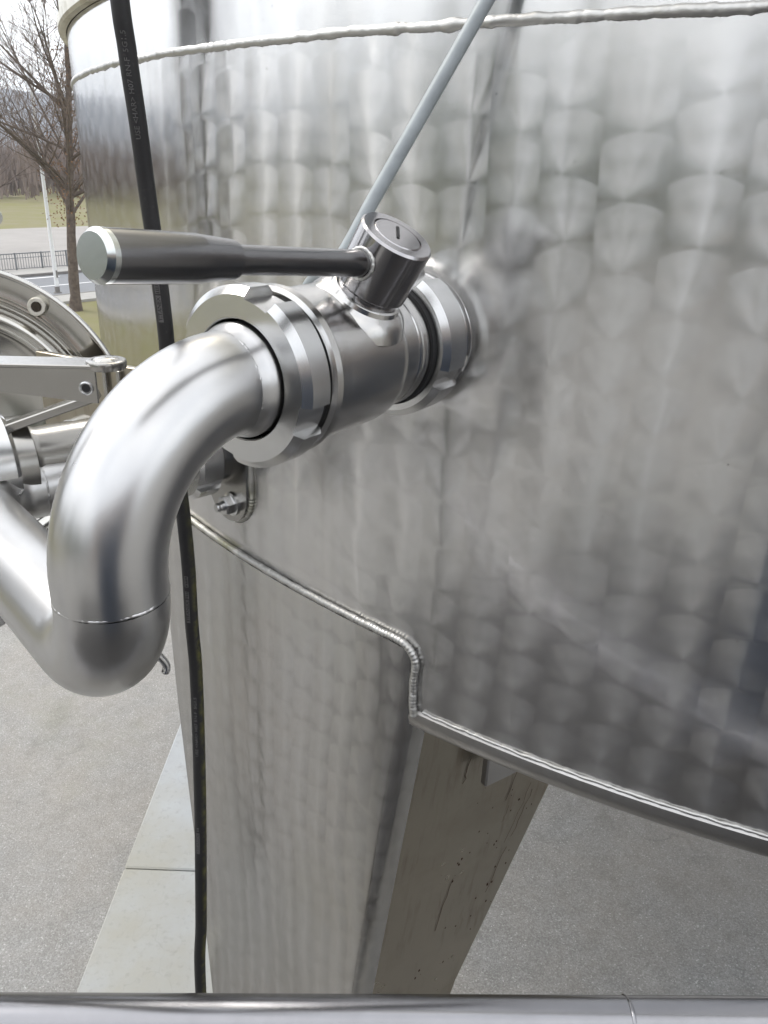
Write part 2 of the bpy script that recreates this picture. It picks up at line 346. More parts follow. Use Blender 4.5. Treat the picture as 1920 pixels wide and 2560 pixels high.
def crom(pts, n=10):
    pts = [V(p) for p in pts]; P = [2 * pts[0] - pts[1]] + pts + [2 * pts[-1] - pts[-2]]; out = []
    for i in range(1, len(P) - 2):
        for k in range(n):
            t = k / n; p0, p1, p2, p3 = P[i - 1:i + 3]
            out.append(0.5 * ((2 * p1) + (p2 - p0) * t + (2 * p0 - 5 * p1 + 4 * p2 - p3) * t * t + (3 * p1 - p0 - 3 * p2 + p3) * t ** 3))
    out.append(pts[-1]); return out
def box(c, ax_, ay_, az_, hx, hy, hz, bev=0.0):
    """oriented box, bevelled along its local z edges and top/bottom rims"""
    c = V(c); X, Y, Z = V(ax_).normalized(), V(ay_).normalized(), V(az_).normalized()
    if bev <= 0:
        vs_ = [c + X * (sx * hx) + Y * (sy * hy) + Z * (sz * hz) for sz in (-1, 1) for sx, sy in ((-1, -1), (1, -1), (1, 1), (-1, 1))]
        return vs_, [(3, 2, 1, 0), (4, 5, 6, 7), (0, 1, 5, 4), (1, 2, 6, 5), (2, 3, 7, 6), (3, 0, 4, 7)]
    def ring(e, z): return [c + X * x + Y * y + Z * z for x, y in ((-hx + e, -hy), (hx - e, -hy), (hx, -hy + e), (hx, hy - e), (hx - e, hy), (-hx + e, hy), (-hx, hy - e), (-hx, -hy + e))]
    def ringi(z): return [c + X * x + Y * y + Z * z for x, y in ((-hx + 1.5 * bev, -hy + bev), (hx - 1.5 * bev, -hy + bev), (hx - bev, -hy + 1.5 * bev), (hx - bev, hy - 1.5 * bev), (hx - 1.5 * bev, hy - bev), (-hx + 1.5 * bev, hy - bev), (-hx + bev, hy - 1.5 * bev), (-hx + bev, -hy + 1.5 * bev))]
    vs_ = ringi(-hz) + ring(bev, -hz + bev) + ring(bev, hz - bev) + ringi(hz)
    F = grid_faces(8, 4, True) + [tuple(range(8))[::-1], tuple(range(24, 32))]
    return vs_, F
def prism(poly, d):
    """polygon (3-D points, planar) pushed along d"""
    n = len(poly); d = V(d); vs_ = [V(p) for p in poly] + [V(p) + d for p in poly]
    return vs_, [tuple(range(n))[::-1], tuple(range(n, 2 * n))] + [(i, (i + 1) % n, n + (i + 1) % n, n + i) for i in range(n)]
def join(*ms):
    vs_, F = [], []
    for v, f in ms:
        k = len(vs_); vs_ += list(v); F += [tuple(i + k for i in q) for q in f]
    return vs_, F
def bend(o, d0, d1, Rb, n=20):
    return [V(o) + V(d0) * (Rb * sin(t)) + V(d1) * (Rb * (1 - cos(t))) for t in [pi / 2 * i / n for i in range(n + 1)]]
def hexagon(o, d, r, h, basis=None, inner=None):
    a, b, d = frame(d) if basis is None else (V(basis[0]), V(basis[1]), V(d).normalized())
    o = V(o); R6 = [(a * cos(k * pi / 3) + b * sin(k * pi / 3)) for k in range(6)]
    vs_ = [o + q * r for q in R6] + [o + d * h + q * r for q in R6] + [o + d * (h * 1.0) + q * (r * 0.86) for q in R6]
    for q in range(6): vs_[6 + q] = o + d * (h * 0.86) + R6[q] * r
    F = grid_faces(6, 3, True) + [tuple(range(6))[::-1], tuple(range(12, 18))]
    return vs_, F

# ------------------------------------------------------------------ tank geometry
TC = V((0.92057, 2.02868, 0)); TR = 1.56575
Z_RIM, Z_SEAM, Z_BOT, Z_GROUND = 0.177, 0.1045, -0.567, -EYE
def wall(az_deg, z, out=0.0):
    t = rad(az_deg); return V((TC.x - (TR + out) * sin(t), TC.y - (TR + out) * cos(t), z))
def outward(az_deg): t = rad(az_deg); return V((-sin(t), -cos(t), 0))

# ================================================================== SETTING
RO = V((-16.0, 40.0, 0)); RD = V((sin(rad(38)), cos(rad(38)), 0)); RN = V((-cos(rad(38)), sin(rad(38)), 0))
ZR = -4.1                                     # road level, world
def rp(n, t, z): p = RO + RD * t + RN * n; return (p.x, p.y, z)
def sm(a, b, x): x = min(1, max(0, (x - a) / (b - a))); return x * x * (3 - 2 * x)
def gz(n): return -0.012 + (ZR - 0.0) * sm(-31, -13, n)
ns = [-1500, -400, -120, -60, -40] + [-31 + i for i in range(19)] + [-8, 0, 20, 60, 130, 300, 900, 1500]
tsl = [-1500, -300, -100, -40, 0, 40, 100, 300, 1500]
vsx = [rp(n, t, gz(n)) for n in ns for t in tsl]
g = mk('ground', vsx, grid_faces(len(tsl), len(ns)), M['grass'], smooth=True, world=True); g['kind'] = 'structure'
def strip(name, n0, n1, z, mat, t0=-200, t1=400, label=None):
    ts_ = [t0 + (t1 - t0) * i / 12 for i in range(13)]
    o = mk(name, [rp(n0, t, z) for t in ts_] + [rp(n1, t, z) for t in ts_], grid_faces(13, 2), mat, world=True); o['kind'] = 'structure'; return o
strip('road', -2.9, 3.8, ZR + 0.004, M['road'])
def slab(name, n0, n1, z0, z1, mat, t0=-200, t1=400):
    v, f = prism([rp(n0, t0, z0), rp(n1, t0, z0), rp(n1, t0, z1), rp(n0, t0, z1)], RD * (t1 - t0))
    o = mk(name, v, f, mat, smooth=False, world=True); o['kind'] = 'structure'; return o
slab('pavement', -4.7, -3.05, ZR - 0.3, ZR + 0.10, M['walk'])
slab('kerb', -3.05, -2.9, ZR - 0.3, ZR + 0.115, M['kerb'])
slab('pavement', 3.98, 5.9, ZR - 0.3, ZR + 0.10, M['walk'])
slab('kerb', 3.8, 3.98, ZR - 0.3, ZR + 0.13, M['kerb'])
strip('road_marking', 0.25, 0.40, ZR + 0.009, M['mark'])
for k in range(24):
    strip('road_marking', 3.05, 3.27, ZR + 0.009, M['mark'], -30 + k * 4.2, -30 + k * 4.2 + 1.9)
strip('car_park', 6.2, 31, ZR + 0.012, M['park'])
# yard asphalt round the tank and slab strip
yt = [-70 + 10 * i for i in range(15)]; yn = [-110, -80, -60, -45, -38, -34, -31.4]
y = mk('yard', [rp(n, t - 20, 0.0) for n in yn for t in yt], grid_faces(len(yt), len(yn)), M['asphalt'], smooth=False, world=True); y['kind'] = 'structure'
path = bpy.data.objects.new('concrete_path', None); COL.objects.link(path); path['kind'] = 'structure'; ORIG[path] = V((0, 0, 0))
for (y0, y1) in ((1.652, 2.34), (1.19, 1.648)):
    v, f = box((-0.525, (y0 + y1) / 2, 0.008 - EYE), (1, 0.0, 0), (0, 1, 0), (0, 0, 1), 0.185, (y1 - y0) / 2, 0.014, 0.004)
    mk('slab', v, f, M['concrete'], path)
# hills
def hills(name, D, h0, amp, seed, a0=-100, a1=60):
    vs_, n = [], 90
    for j, (dd, hh) in enumerate(((0, 0), (0.12, 0.45), (0.25, 0.8), (0.4, 1.0), (0.8, 0.6))):
        for i in range(n):
            a = rad(a0 + (a1 - a0) * i / (n - 1)); d = D * (1 + dd)
            h = (h0 + amp * noise.noise((i * 0.11 + seed, seed, 0)) + amp * 0.35 * noise.noise((i * 0.45, seed * 2, j * 0.7))) * hh
            vs_.append((d * sin(a), d * cos(a), ZR + h))
    o = mk(name, vs_, grid_faces(n, 5), M['hill'], world=True); o['kind'] = 'structure'
hills('hills', 1100, 92, 20, 3.1); hills('hills', 560, 24, 11, 9.7)

# ================================================================== STORAGE TANK
tank = thing('storage_tank', 'large swirled stainless steel tank on box legs, weld seams round its wall', 'tank', (TC.x, TC.y, 0))
def shell(name, z0, z1, mat, nz, out=0.0, a0=0, a1=360, seg=240):
    vs_, uv = [], []
    for j in range(nz + 1):
        z = z0 + (z1 - z0) * j / nz
        for i in range(seg + 1):
            a = a0 + (a1 - a0) * i / seg; vs_.append(wall(a, z, out)); uv.append((-rad(a) * TR, z))
    # faces wound outward
    F = [(q[0], q[3], q[2], q[1]) for q in grid_faces(seg + 1, nz + 1)]
    return mk(name, vs_, F, mat, tank, uv=uv)
shell('shell', Z_BOT, Z_SEAM, M['shell'], 8)
shell('upper_shell', Z_SEAM, Z_RIM, M['shell_top'], 2)
# rim band above, slightly proud, with a rolled lower lip
prof = [(-0.0, TR + 0.001), (0.0, TR + 0.010), (0.004, TR + 0.013), (0.016, TR + 0.013), (0.02, TR + 0.008), (0.2, TR + 0.006), (0.24, TR - 0.1), (0.3, TR - 0.6), (0.34, 0.25), (0.34, 0.0)]
v, f = lathe((TC.x, TC.y, Z_RIM), (0, 0, 1), prof, 240); mk('rim', v, f, M['rim'], tank)
# lower skirt and floor
prof = [(0.0, TR + 0.0005), (-0.003, TR + 0.0035), (-0.011, TR + 0.0040), (-0.022, TR + 0.002), (-0.031, TR - 0.006), (-0.036, TR - 0.018), (-0.042, TR - 0.08), (-0.12, TR - 0.7), (-0.19, 0.1), (-0.19, 0.0)]
v, f = lathe((TC.x, TC.y, Z_BOT), (0, 0, -1), [(-s, r) for s, r in prof], 240); mk('floor_dish', v, f, M['bot'], tank)

def bead(name, pts, r, mat, seg=8, ripple=0.0, lump=0.3, wander=0.0, parent=None, per=0.0042, flat=1.0, seed=0):
    """irregular weld bead along points"""
    P = [V(p) for p in pts]; L = [0.0]
    for i in range(1, len(P)): L.append(L[-1] + (P[i] - P[i - 1]).length)
    rr, Q = [], []
    for p, l in zip(P, L):
        k = 1 + lump * (noise.noise((l * 55, seed, 0)) + 0.6 * noise.noise((l * 190, seed + 4, 0)))
        if ripple:
            ph = (l / per + 0.15 * noise.noise((l * 300, 2, seed))) % 1.0
            k += ripple * (ph - 0.5)
        rr.append(r * k); Q.append(p + V((noise.noise((l * 60, 1, seed)), noise.noise((l * 60, 9, seed)), noise.noise((l * 75, 5, seed)))) * wander)
    v, f = tube(Q, rr, seg); return mk(name, v, f, mat, parent or tank, angle=60)
bead('seam_weld', [wall(a, Z_SEAM + 0.0015 * noise.noise((a * 0.3, 0, 0)), -0.0022) for a in [-20 + 0.08 * i for i in range(1350)]], 0.0049, M['weld'], 12, lump=0.26, wander=0.0009, ripple=0.08)
bead('skirt_weld', [wall(a, Z_BOT + 0.001, 0.0012) for a in [-10 + 0.09 * i for i in range(486)]], 0.0019, M['weld'], 8, lump=0.6, wander=0.0009, seed=5)

# --- box leg welded to the wall (several legs stand round the tank)
def leg(a_left, a_right, detail):
    out = 0.0085; zt = -0.484
    zs = [zt, -0.60, -0.75, -0.95, -1.2, -1.5, Z_GROUND + 0.012]
    al = lambda z: a_left - 1.0 * sm(0, 1, (zt - z) / 1.0) - 1.6 * max(0, (zt - z) - 0.35)
    ar = lambda z: a_right + (2.3 / 0.55) * max(0, min(0.7, (-0.56 - z))) + (1.2 * max(0, -1.26 - z))
    # front panel: rounded right-hand edge with a narrow return lip
    nseg = 26; vs_, uv = [], []
    zz = []
    for i in range(len(zs) - 1):
        for k in range(4): zz.append(zs[i] + (zs[i + 1] - zs[i]) * k / 4)
    zz.append(zs[-1])
    def ztop(a):
        t = (a_left - a) / (a_left - a_right); e = TR * rad(a - (a_right - 0.05)); cr_ = 0.024
        z = zt + 0.019 * (1 - min(1, t)) ** 0.8
        if e < cr_: z -= cr_ - sqrt(max(0, cr_ ** 2 - (cr_ - max(0, e)) ** 2))
        return z
    lipd = V((sin(rad(a_right + 20)), cos(rad(a_right + 20)), 0))
    def row(z, dz_top):
        R_, U_ = [], []
        for i in range(nseg + 1):
            a = al(z) + (ar(z) + 0.55 - al(z)) * i / nseg
            t = i / nseg
            zc = z
            if dz_top: zc = ztop(a) - 0.002
            R_.append(wall(a, zc, out)); U_.append((-rad(a) * TR, zc))
        p = R_[-1]; tdir = V((cos(rad(ar(z))), -sin(rad(ar(z))), 0))      # along the wall, to the right
        for k in range(1, 7):                           # bend then lip, going inward
            th = (pi / 2 - rad(8)) * k / 6; rr = 0.014
            q = p + tdir * (rr * sin(th)) + lipd * (rr * (1 - cos(th))); R_.append(V((q.x, q.y, R_[nseg].z))); U_.append((U_[nseg][0] + rr * th, U_[nseg][1]))
        q = R_[-1] + lipd * 0.02; R_.append(q); U_.append((U_[-1][0] + 0.02, U_[nseg][1]))
        q2 = q - tdir * 0.004; R_.append(q2); U_.append((U_[-1][0] + 0.004, U_[nseg][1]))
        return R_, U_
    for j, z in enumerate(zz):
        R_, U_ = row(z, j == 0); vs_ += R_; uv += U_
    nu = nseg + 9
    F = grid_faces(nu, len(zz))
    panel = mk('leg_panel', vs_, F, M['leg'], tank, uv=uv, angle=50)
    # side plate, set back behind the lip, stained
    sd = V((sin(rad(a_right + 22)), cos(rad(a_right + 22)), 0))
    sv = []
    for z in (-0.58, -0.8, -1.0, -1.25, -1.55, Z_GROUND + 0.012):
        R_, _ = row(z, False); p = R_[-2]
        w = 0.335 - 0.22 * min(0.97, -0.58 - z)
        tdir = V((cos(rad(ar(z))), -sin(rad(ar(z))), 0))
        a0_ = p - tdir * 0.0025 - sd * 0.004
        sv.append([a0_, a0_ + sd * w])
    vs2 = [q for r_ in sv for q in r_] + [q - V((cos(rad(a_right)), -sin(rad(a_right)), 0)) * 0.006 for r_ in sv for q in r_]
    n2 = len(sv); F2 = []
    for j in range(n2 - 1):
        a, b, c_, d_ = 2 * j, 2 * j + 1, 2 * j + 3, 2 * j + 2; k = 2 * n2
        F2 += [(a, b, c_, d_), (a + k, d_ + k, c_ + k, b + k), (b, b + k, c_ + k, c_), (a, d_, d_ + k, a + k)]
    F2 += [(0, 2 * n2, 2 * n2 + 1, 1), (2 * n2 - 2, 2 * n2 - 1, 4 * n2 - 1, 4 * n2 - 2)]
    side = mk('leg_side', vs2, F2, M['rust_steel'], tank, smooth=False)
    # far side plate and back
    bv = []
    for z in (-0.58, -1.0, Z_GROUND + 0.012):
        p = wall(al(z), z, out - 0.002); bv.append([p, p + V((sin(rad(a_left)), cos(rad(a_left)), 0)) * 0.2])
    vs3 = [q for r_ in bv for q in r_] + [q + V((cos(rad(a_left)), -sin(rad(a_left)), 0)) * 0.006 for r_ in bv for q in r_]
    F3 = []
    for j in range(2):
        a, b, c_, d_ = 2 * j, 2 * j + 1, 2 * j + 3, 2 * j + 2; k = 6
        F3 += [(a, d_, c_, b), (a + k, b + k, c_ + k, d_ + k), (b, c_, c_ + k, b + k), (a, a + k, d_ + k, d_)]
    mk('leg_side', vs3, F3, M['rust_steel'], tank, smooth=False)
    c = wall((a_left + a_right) / 2, Z_GROUND + 0.008, -0.08)
    v, f = box(c, (1, 0, 0), (0, 1, 0), (0, 0, 1), 0.3, 0.3, 0.008, 0.003); mk('foot_plate', v, f, M['galv'], tank)
    if detail:
        # fillet weld along the top of the panel and down its rounded corner
        top = []
        for i in range(0, 2401):
            a = a_left - 0.1 + (a_right - 0.05 - a_left + 0.1) * (i / 2400) ** 0.9
            top.append(wall(a, ztop(a) + 0.001, 0.0045))
        p = top[-1]
        for i in range(1, 260):
            z = p.z - i * 0.00025; top.append(wall(a_right - 0.05 + 0.06 * sin(i * 0.014), z, 0.0045))
        # resample by length, split into the mossy left end and the clean rest
        out_, acc = [top[0]], 0
        for i in range(1, len(top)):
            acc += (top[i] - top[i - 1]).length
            if acc > 0.00075: out_.append(top[i]); acc = 0
        k = int(len(out_) * 0.36)
        bead('leg_weld', out_[:k + 1], 0.0046, M['weld_moss'], 10, ripple=0.2, lump=0.14, wander=0.0006, seed=2)
        bead('leg_weld', out_[k:], 0.0046, M['weld'], 10, ripple=0.2, lump=0.14, wander=0.0006, seed=3)
        # gusset tab under the floor edge
        gc = V((0.185, 0.826, -0.708)) + sd.cross(V((0, 0, 1))) * 0.003
        v, f = box(gc, sd, V((sd.y, -sd.x, 0)), (0, 0, 1), 0.055, 0.006, 0.024, 0.002)
        mk('gusset', v, f, M['bot'], tank)
        # rust runs on the side plate
        nn = V((cos(rad(a_right)), -sin(rad(a_right)), 0)); S = []
        random.seed(11)
        pn = (sd.cross(V((0, 0, 1)))).normalized()
        def on_side(w, z): 
            for j in range(n2 - 1):
                z0, z1 = sv[j][0].z, sv[j + 1][0].z
                if z1 <= z <= z0:
                    t = (z0 - z) / (z0 - z1); a = sv[j][0].lerp(sv[j + 1][0], t); b = sv[j][1].lerp(sv[j + 1][1], t)
                    d = (b - a); return a + d * w
            return sv[-1][0]
        for k in range(8):
            w = random.choice((random.uniform(0.62, 0.93), random.uniform(0.7, 0.92), random.uniform(0.3, 0.9))); z = -0.70 - random.random() * 0.25; L = random.uniform(0.02, 0.13); hw = random.uniform(0.0005, 0.0014)
            pts = [(w + 0.02 * noise.noise((k * 1.7, q * 0.7, 0)), z - L * q / 6, hw * (0.5 + 0.7 * abs(noise.noise((k, q * 2.0, 3))))) for q in range(7)]
            vv = []
            for (ww, z_, h_) in pts:
                c0 = on_side(min(ww, 0.97), max(z_, -1.2)) + pn * 0.0009
                vv += [c0 - sd * h_, c0 + sd * h_]
            S.append((vv, [(2 * q, 2 * q + 1, 2 * q + 3, 2 * q + 2) for q in range(6)]))
        for k in range(45):
            w = random.uniform(0.25, 0.97) ** 0.7; z = random.uniform(-1.18, -0.66); h_ = random.uniform(0.0007, 0.0024)
            c0 = on_side(min(w, 0.97), z) + pn * 0.0009
            S.append(([c0 + (sd * cos(q * 1.05) + V((0, 0, 1.3)) * sin(q * 1.05)) * h_ * random.uniform(0.6, 1.2) for q in range(6)], [tuple(range(6))]))
        v, f = join(*S); mk('rust_stain', v, f, M['drip'], side, smooth=False, kind='stuff')
leg(53.2, 34.1, True)
leg(-66.8, -85.9, False)
leg(173.2, 154.1, False)

# --- nozzle collar pulled out of the wall
NZ = V((-0.1086, 0.5561, -0.1461)); AZV = 35.0; K = 1.10      # K: fitting size (DN 80)
AX = V((sin(rad(AZV)), cos(rad(AZV)), 0)); E1 = V((cos(rad(AZV)), -sin(rad(AZV)), 0)); E2 = V((0, 0, 1))
def wall_s(q):                                # distance along AX from a point to the tank wall
    dx, dy = TC.x - q.x, TC.y - q.y; b = dx * AX.x + dy * AX.y; return b - sqrt(max(1e-6, b * b - (dx * dx + dy * dy - TR * TR)))
vs_, nuv, nseg, nr = [], [], 96, 22
for j in range(nr + 1):
    t = j / nr
    if j < 6: r_, h_ = 0.0475 * K, None; s_ = (0.150 + 0.05 * j / 6) * K
    else:
        q = (j - 6) / (nr - 6); th = q * pi / 2
        r_ = 0.0475 * K + 0.008 * (1 - cos(th)); h_ = 0.008 * (1 - sin(th))
    for i in range(nseg):
        a = 2 * pi * i / nseg; p = NZ + (E1 * cos(a) + E2 * sin(a)) * r_
        if h_ is None: p = p + AX * s_
        else: p = p + AX * (wall_s(p) - h_ + (0.0015 if j == nr else -0.0006))
        vs_.append(p); nuv.append((-atan2(TC.x - p.x, TC.y - p.y) * TR, p.z))
mk('nozzle', vs_, [(q[0], q[3], q[2], q[1]) for q in grid_faces(nseg, nr + 1, True)], M['collar'], tank, angle=60, uv=nuv)

# --- lug pad with bolt on the wall
pa = 45.4; pc = wall(pa, -0.375); po = outward(pa); ps = V((cos(rad(pa)), -sin(rad(pa)), 0))
pad_r = 0.043; outline = [pc + ps * (pad_r * cos(t)) + V((0, 0, pad_r * sin(t) - 0.008)) for t in [pi + pi * i / 20 for i in range(21)]] + [pc + ps * pad_r + V((0, 0, 0.07)), pc - ps * pad_r + V((0, 0, 0.07))]
v, f = prism([p - po * 0.003 for p in outline], po * 0.012); mk('lug_pad', v, f, M['galv'], tank, smooth=False)
edge = []
for i in range(len(outline)):
    a, b = outline[i], outline[(i + 1) % len(outline)]
    for k in range(8): edge.append(a.lerp(b, k / 8) + po * 0.001)
bead('lug_weld', edge[:22 * 8], 0.0038, M['weld_moss'], 8, ripple=0.3, lump=0.35, wander=0.0008, seed=8)
bc = wall(45.0, -0.4) + po * 0.009
v, f = lathe(bc, po, [(0, 0.0), (0, 0.0155), (0.0025, 0.0155), (0.003, 0.014), (0.003, 0.0)], 40); wsh = mk('washer', v, f, M['bolt'], tank)
v, f = hexagon(bc + po * 0.003, po, 0.0128, 0.0115, basis=(ps * 0.94 + V((0, 0, 0.34)), V((0, 0, 0.94)) - ps * 0.34)); mk('hex_nut', v, f, M['bolt'], tank, smooth=False)
v, f = lathe(bc + po * 0.013, po, [(0, 0.0066), (0.004, 0.0066), (0.0043, 0.0058), (0.0055, 0.0064), (0.0062, 0.0056), (0.0078, 0.0064), (0.010, 0.0062), (0.0112, 0.005), (0.0112, 0.0)], 28); mk('bolt_end', v, f, M['bolt'], tank)
# --- hinge bracket to the hatch on the tank's left flank
hb = [V((-0.235, 0.69, -0.215)), V((-0.235, 0.69, -0.27)), wall(57, -0.36, -0.01), wall(57, -0.30, -0.01)]
v, f = prism(hb, V((0.004, 0.0035, 0))); mk('hinge_bracket', v, f, M['galv'], tank, smooth=False)

# ================================================================== BALL VALVE
valve = thing('ball_valve', 'stainless ball valve with slotted union nuts and lever, screwed to tank nozzle', 'valve', (NZ.x + AX.x * 0.1, NZ.y + AX.y * 0.1, NZ.z + EYE))
BB = (E1, E2)
def vl(name, prof, mat, parent=valve, seg=96, **k):
    prof = [(a * K, b * K) for a, b in prof]
    if 'slot_r' in k: k['slot_r'] *= K
    v, f = lathe(NZ, AX, prof, seg, basis=BB, **k); return mk(name, v, f, mat, parent, angle=28)
nutp = lambda s0, L: [(s0 + 0.012, 0.0400), (s0 + 0.0008, 0.0400), (s0, 0.0408), (s0, 0.0552), (s0 + 0.0046, 0.0606), (s0 + L - 0.004, 0.0606), (s0 + L, 0.0562), (s0 + L, 0.047), (s0 + L - 0.01, 0.047)]
SL = [rad(q) for q in (71, 161, 251, 341)]
vl('union_nut', nutp(0.0, 0.0255), M['nut'], slots=SL, slot_r=0.0535, slot_w=0.185)
vl('seal_ring', [(0.024, 0.046), (0.024, 0.0515), (0.033, 0.0515), (0.033, 0.046)], M['dark'])
vl('body', [(0.030, 0.047), (0.0305, 0.0548), (0.0325, 0.0578), (0.0375, 0.0585), (0.0395, 0.0572), (0.0405, 0.0556), (0.0510, 0.0553), (0.0525, 0.0543), (0.112, 0.0545), (0.118, 0.0538), (0.1225, 0.052), (0.1255, 0.0495), (0.127, 0.0482)], M['body'])
vl('thread_collar', [(0.126, 0.0475), (0.127, 0.0484), (0.1385, 0.0484), (0.1392, 0.0476), (0.1440, 0.0476), (0.1447, 0.0484), (0.1475, 0.0484), (0.1482, 0.0478), (0.1500, 0.0484), (0.1545, 0.0484), (0.1560, 0.0474), (0.162, 0.0474)], M['body'])
vl('seal_ring', [(0.160, 0.045), (0.160, 0.0495), (0.1685, 0.0495), (0.1685, 0.045)], M['dark'])
vl('union_nut', [(0.172, 0.0490), (0.1655, 0.0494), (0.1648, 0.0502), (0.1648, 0.0552), (0.169, 0.0606), (0.1925, 0.0606), (0.1985, 0.0565), (0.2, 0.052), (0.2, 0.046)], M['nut'], slots=[rad(q) for q in (-22, 68, 158, 248)], slot_r=0.0545, slot_w=0.14)
# stem, hub and lever
PH = rad(31); ST = E2 * cos(PH) + E1 * sin(PH); SB = E1 * cos(PH) - E2 * sin(PH); HO = NZ + AX * 0.0985 * K
def hl(name, prof, mat, parent=valve, seg=64):
    v, f = lathe(HO, ST, [(a * K, b * K) for a, b in prof], seg, basis=(SB, AX)); return mk(name, v, f, mat, parent, angle=28)
hl('stem_boss', [(0.042, 0.038), (0.0505, 0.0335), (0.0535, 0.0295), (0.0555, 0.0268), (0.0585, 0.0256), (0.0595, 0.0242), (0.0597, 0.021)], M['body'])
hl('stem', [(0.050, 0.0222), (0.062, 0.0222), (0.0632, 0.0212), (0.070, 0.0212)], M['hub'])
hub = hl('hub', [(0.064, 0.0), (0.064, 0.0246), (0.0652, 0.0260), (0.104, 0.0262), (0.1056, 0.0248), (0.1056, 0.0180), (0.1040, 0.0178), (0.1040, 0.0160)], M['hub'])
hl('cap_screw', [(0.100, 0.0171), (0.1050, 0.0171), (0.1058, 0.0164), (0.1058, 0.0)], M['hub'], hub)
sl = HO + ST * 0.1060 * K; sd_ = (AX * 0.75 - SB * 0.66).normalized()
v, f = box(sl + sd_ * 0.003, sd_, ST.cross(sd_), ST, 0.0093, 0.0012, 0.0004); mk('screw_slot', v, f, M['dark'], hub, smooth=False)
LD = (-AX + ST * 0.105).normalized(); L0 = HO + ST * 0.0845 * K - AX * 0.0215 * K
LB = frame(LD)
def ll(name, prof, mat, parent=valve, seg=64):
    v, f = lathe(L0, LD, [(a * K, b * K) for a, b in prof], seg); return mk(name, v, f, mat, parent, angle=28)
lev = ll('lever', [(0, 0.0), (0, 0.0098), (0.005, 0.0098), (0.0065, 0.0086), (0.1, 0.0080), (0.135, 0.0080)], M['lever'])
bead('lever_weld', [L0 + LD * 0.0053 + (LB[0] * cos(t) + LB[1] * sin(t)) * 0.0106 for t in [2 * pi * i / 120 for i in range(121)]], 0.0017, M['weld'], 8, ripple=0.2, lump=0.3, parent=lev, seed=12)
grip = ll('grip', [(0.127, 0.0078), (0.1272, 0.0094), (0.128, 0.0104), (0.153, 0.0122), (0.155, 0.0124), (0.2105, 0.0124)], M['lever'])
ll('end_cap', [(0.2105, 0.01245), (0.2135, 0.01245), (0.2165, 0.0103), (0.2165, 0.0)], M['cap'], grip)

# ================================================================== OUTLET PIPE (swan neck)
pipe = thing('outlet_pipe', 'thick bent stainless outlet pipe with swan neck hanging from the lever valve', 'pipe', (-0.17, 0.45, 1.6))
PR = 0.0342 * K; p0 = NZ - AX * 0.012 * K; dn = V((0, 0, -1))
b1 = bend(p0, -AX, dn, 0.1 * K, 26); q = b1[-1] + dn * 0.010 * K
U = V((sin(rad(-42)), cos(rad(-42)), 0)); W = V((sin(rad(48)), cos(rad(48)), 0))
b2 = bend(q, dn, U, 0.060 * K, 22); e = b2[-1] + U * 0.235 * K; b3 = bend(e, U, W, 0.060 * K, 20)
v, f = lathe(NZ, -AX, [(-0.022, 0.0409), (0.0005, 0.0418), (0.0024, 0.0416), (0.0055, 0.0398), (0.009, 0.0384), (0.0138, PR)], 72); mk('collar', v, f, M['pipe'], pipe, angle=50)
v, f = tube(b1 + [q], PR, 56, caps=False); mk('elbow', v, f, M['pipe'], pipe, angle=60)
v, f = tube(b2, PR, 56, caps=False); mk('elbow', v, f, M['pipe'], pipe, angle=60)
v, f = tube([b2[-1], b2[-1].lerp(e, 0.5), e], PR, 48, caps=False); mk('straight_pipe', v, f, M['pipe'], pipe, angle=60)
v, f = tube(b3, PR, 48, caps=False); mk('elbow', v, f, M['pipe'], pipe, angle=60)
end = b3[-1] + W * 0.2
v, f = tube([b3[-1], b3[-1].lerp(end, 0.5), b3[-1] + W * 0.29], PR, 48, caps=False); mk('straight_pipe', v, f, M['pipe'], pipe, angle=60)
def ringweld(o, d, r, wr, seed, par=pipe):
    a, b, _ = frame(d)
    bead('ring_weld', [V(o) + (a * cos(t) + b * sin(t)) * (r - 0.0002) for t in [2 * pi * i / 200 for i in range(201)]], wr * 0.6, M['pipe'], 8, ripple=0.25, lump=0.5, wander=0.0009, parent=par, seed=seed)
ringweld(q, dn, PR - 0.0011, 0.0026, 21); ringweld(b2[-1], U, PR - 0.0012, 0.0022, 22); ringweld(e, U, PR - 0.0012, 0.0022, 23); ringweld(b3[-1] + W * 0.012, W, PR - 0.001, 0.0026, 24)
ringweld(NZ - AX * 0.0138, AX, PR - 0.0012, 0.0024, 25)
# second union nut where the pipe returns to the tank wall
nb = b3[-1] + W * 0.165 * K
for nm, pr, mt, sl_ in (('union_nut', [(0.01, 0.0385), (0, 0.041), (0, 0.0545), (0.004, 0.0600), (0.030, 0.0600), (0.034, 0.0555), (0.034, 0.044)], M['nut'], [rad(q_) for q_ in (30, 120, 210, 300)]),
                   ('pipe_socket', [(0.030, 0.038), (0.030, 0.049), (0.052, 0.049), (0.054, 0.046), (0.11, 0.046)], M['body'], None)):
    v, f = lathe(nb, W, pr, 64, slots=sl_, slot_r=0.0545, slot_w=0.16); mk(nm, v, f, mt, pipe, angle=28)
# small drain nipple under the bend
nn0 = b2[9] + V((0.0270, 0.016, -0.0265))
v, f = tube(crom([nn0, nn0 + V((0.004, 0.002, -0.008)), nn0 + V((0.0045, 0.002, -0.013)), nn0 + V((0.003, 0.001, -0.017))], 5), [0.0030] * 13 + [0.003, 0.0026, 0.0016], 14); mk('drain_nipple', v, f, M['nut'], pipe)

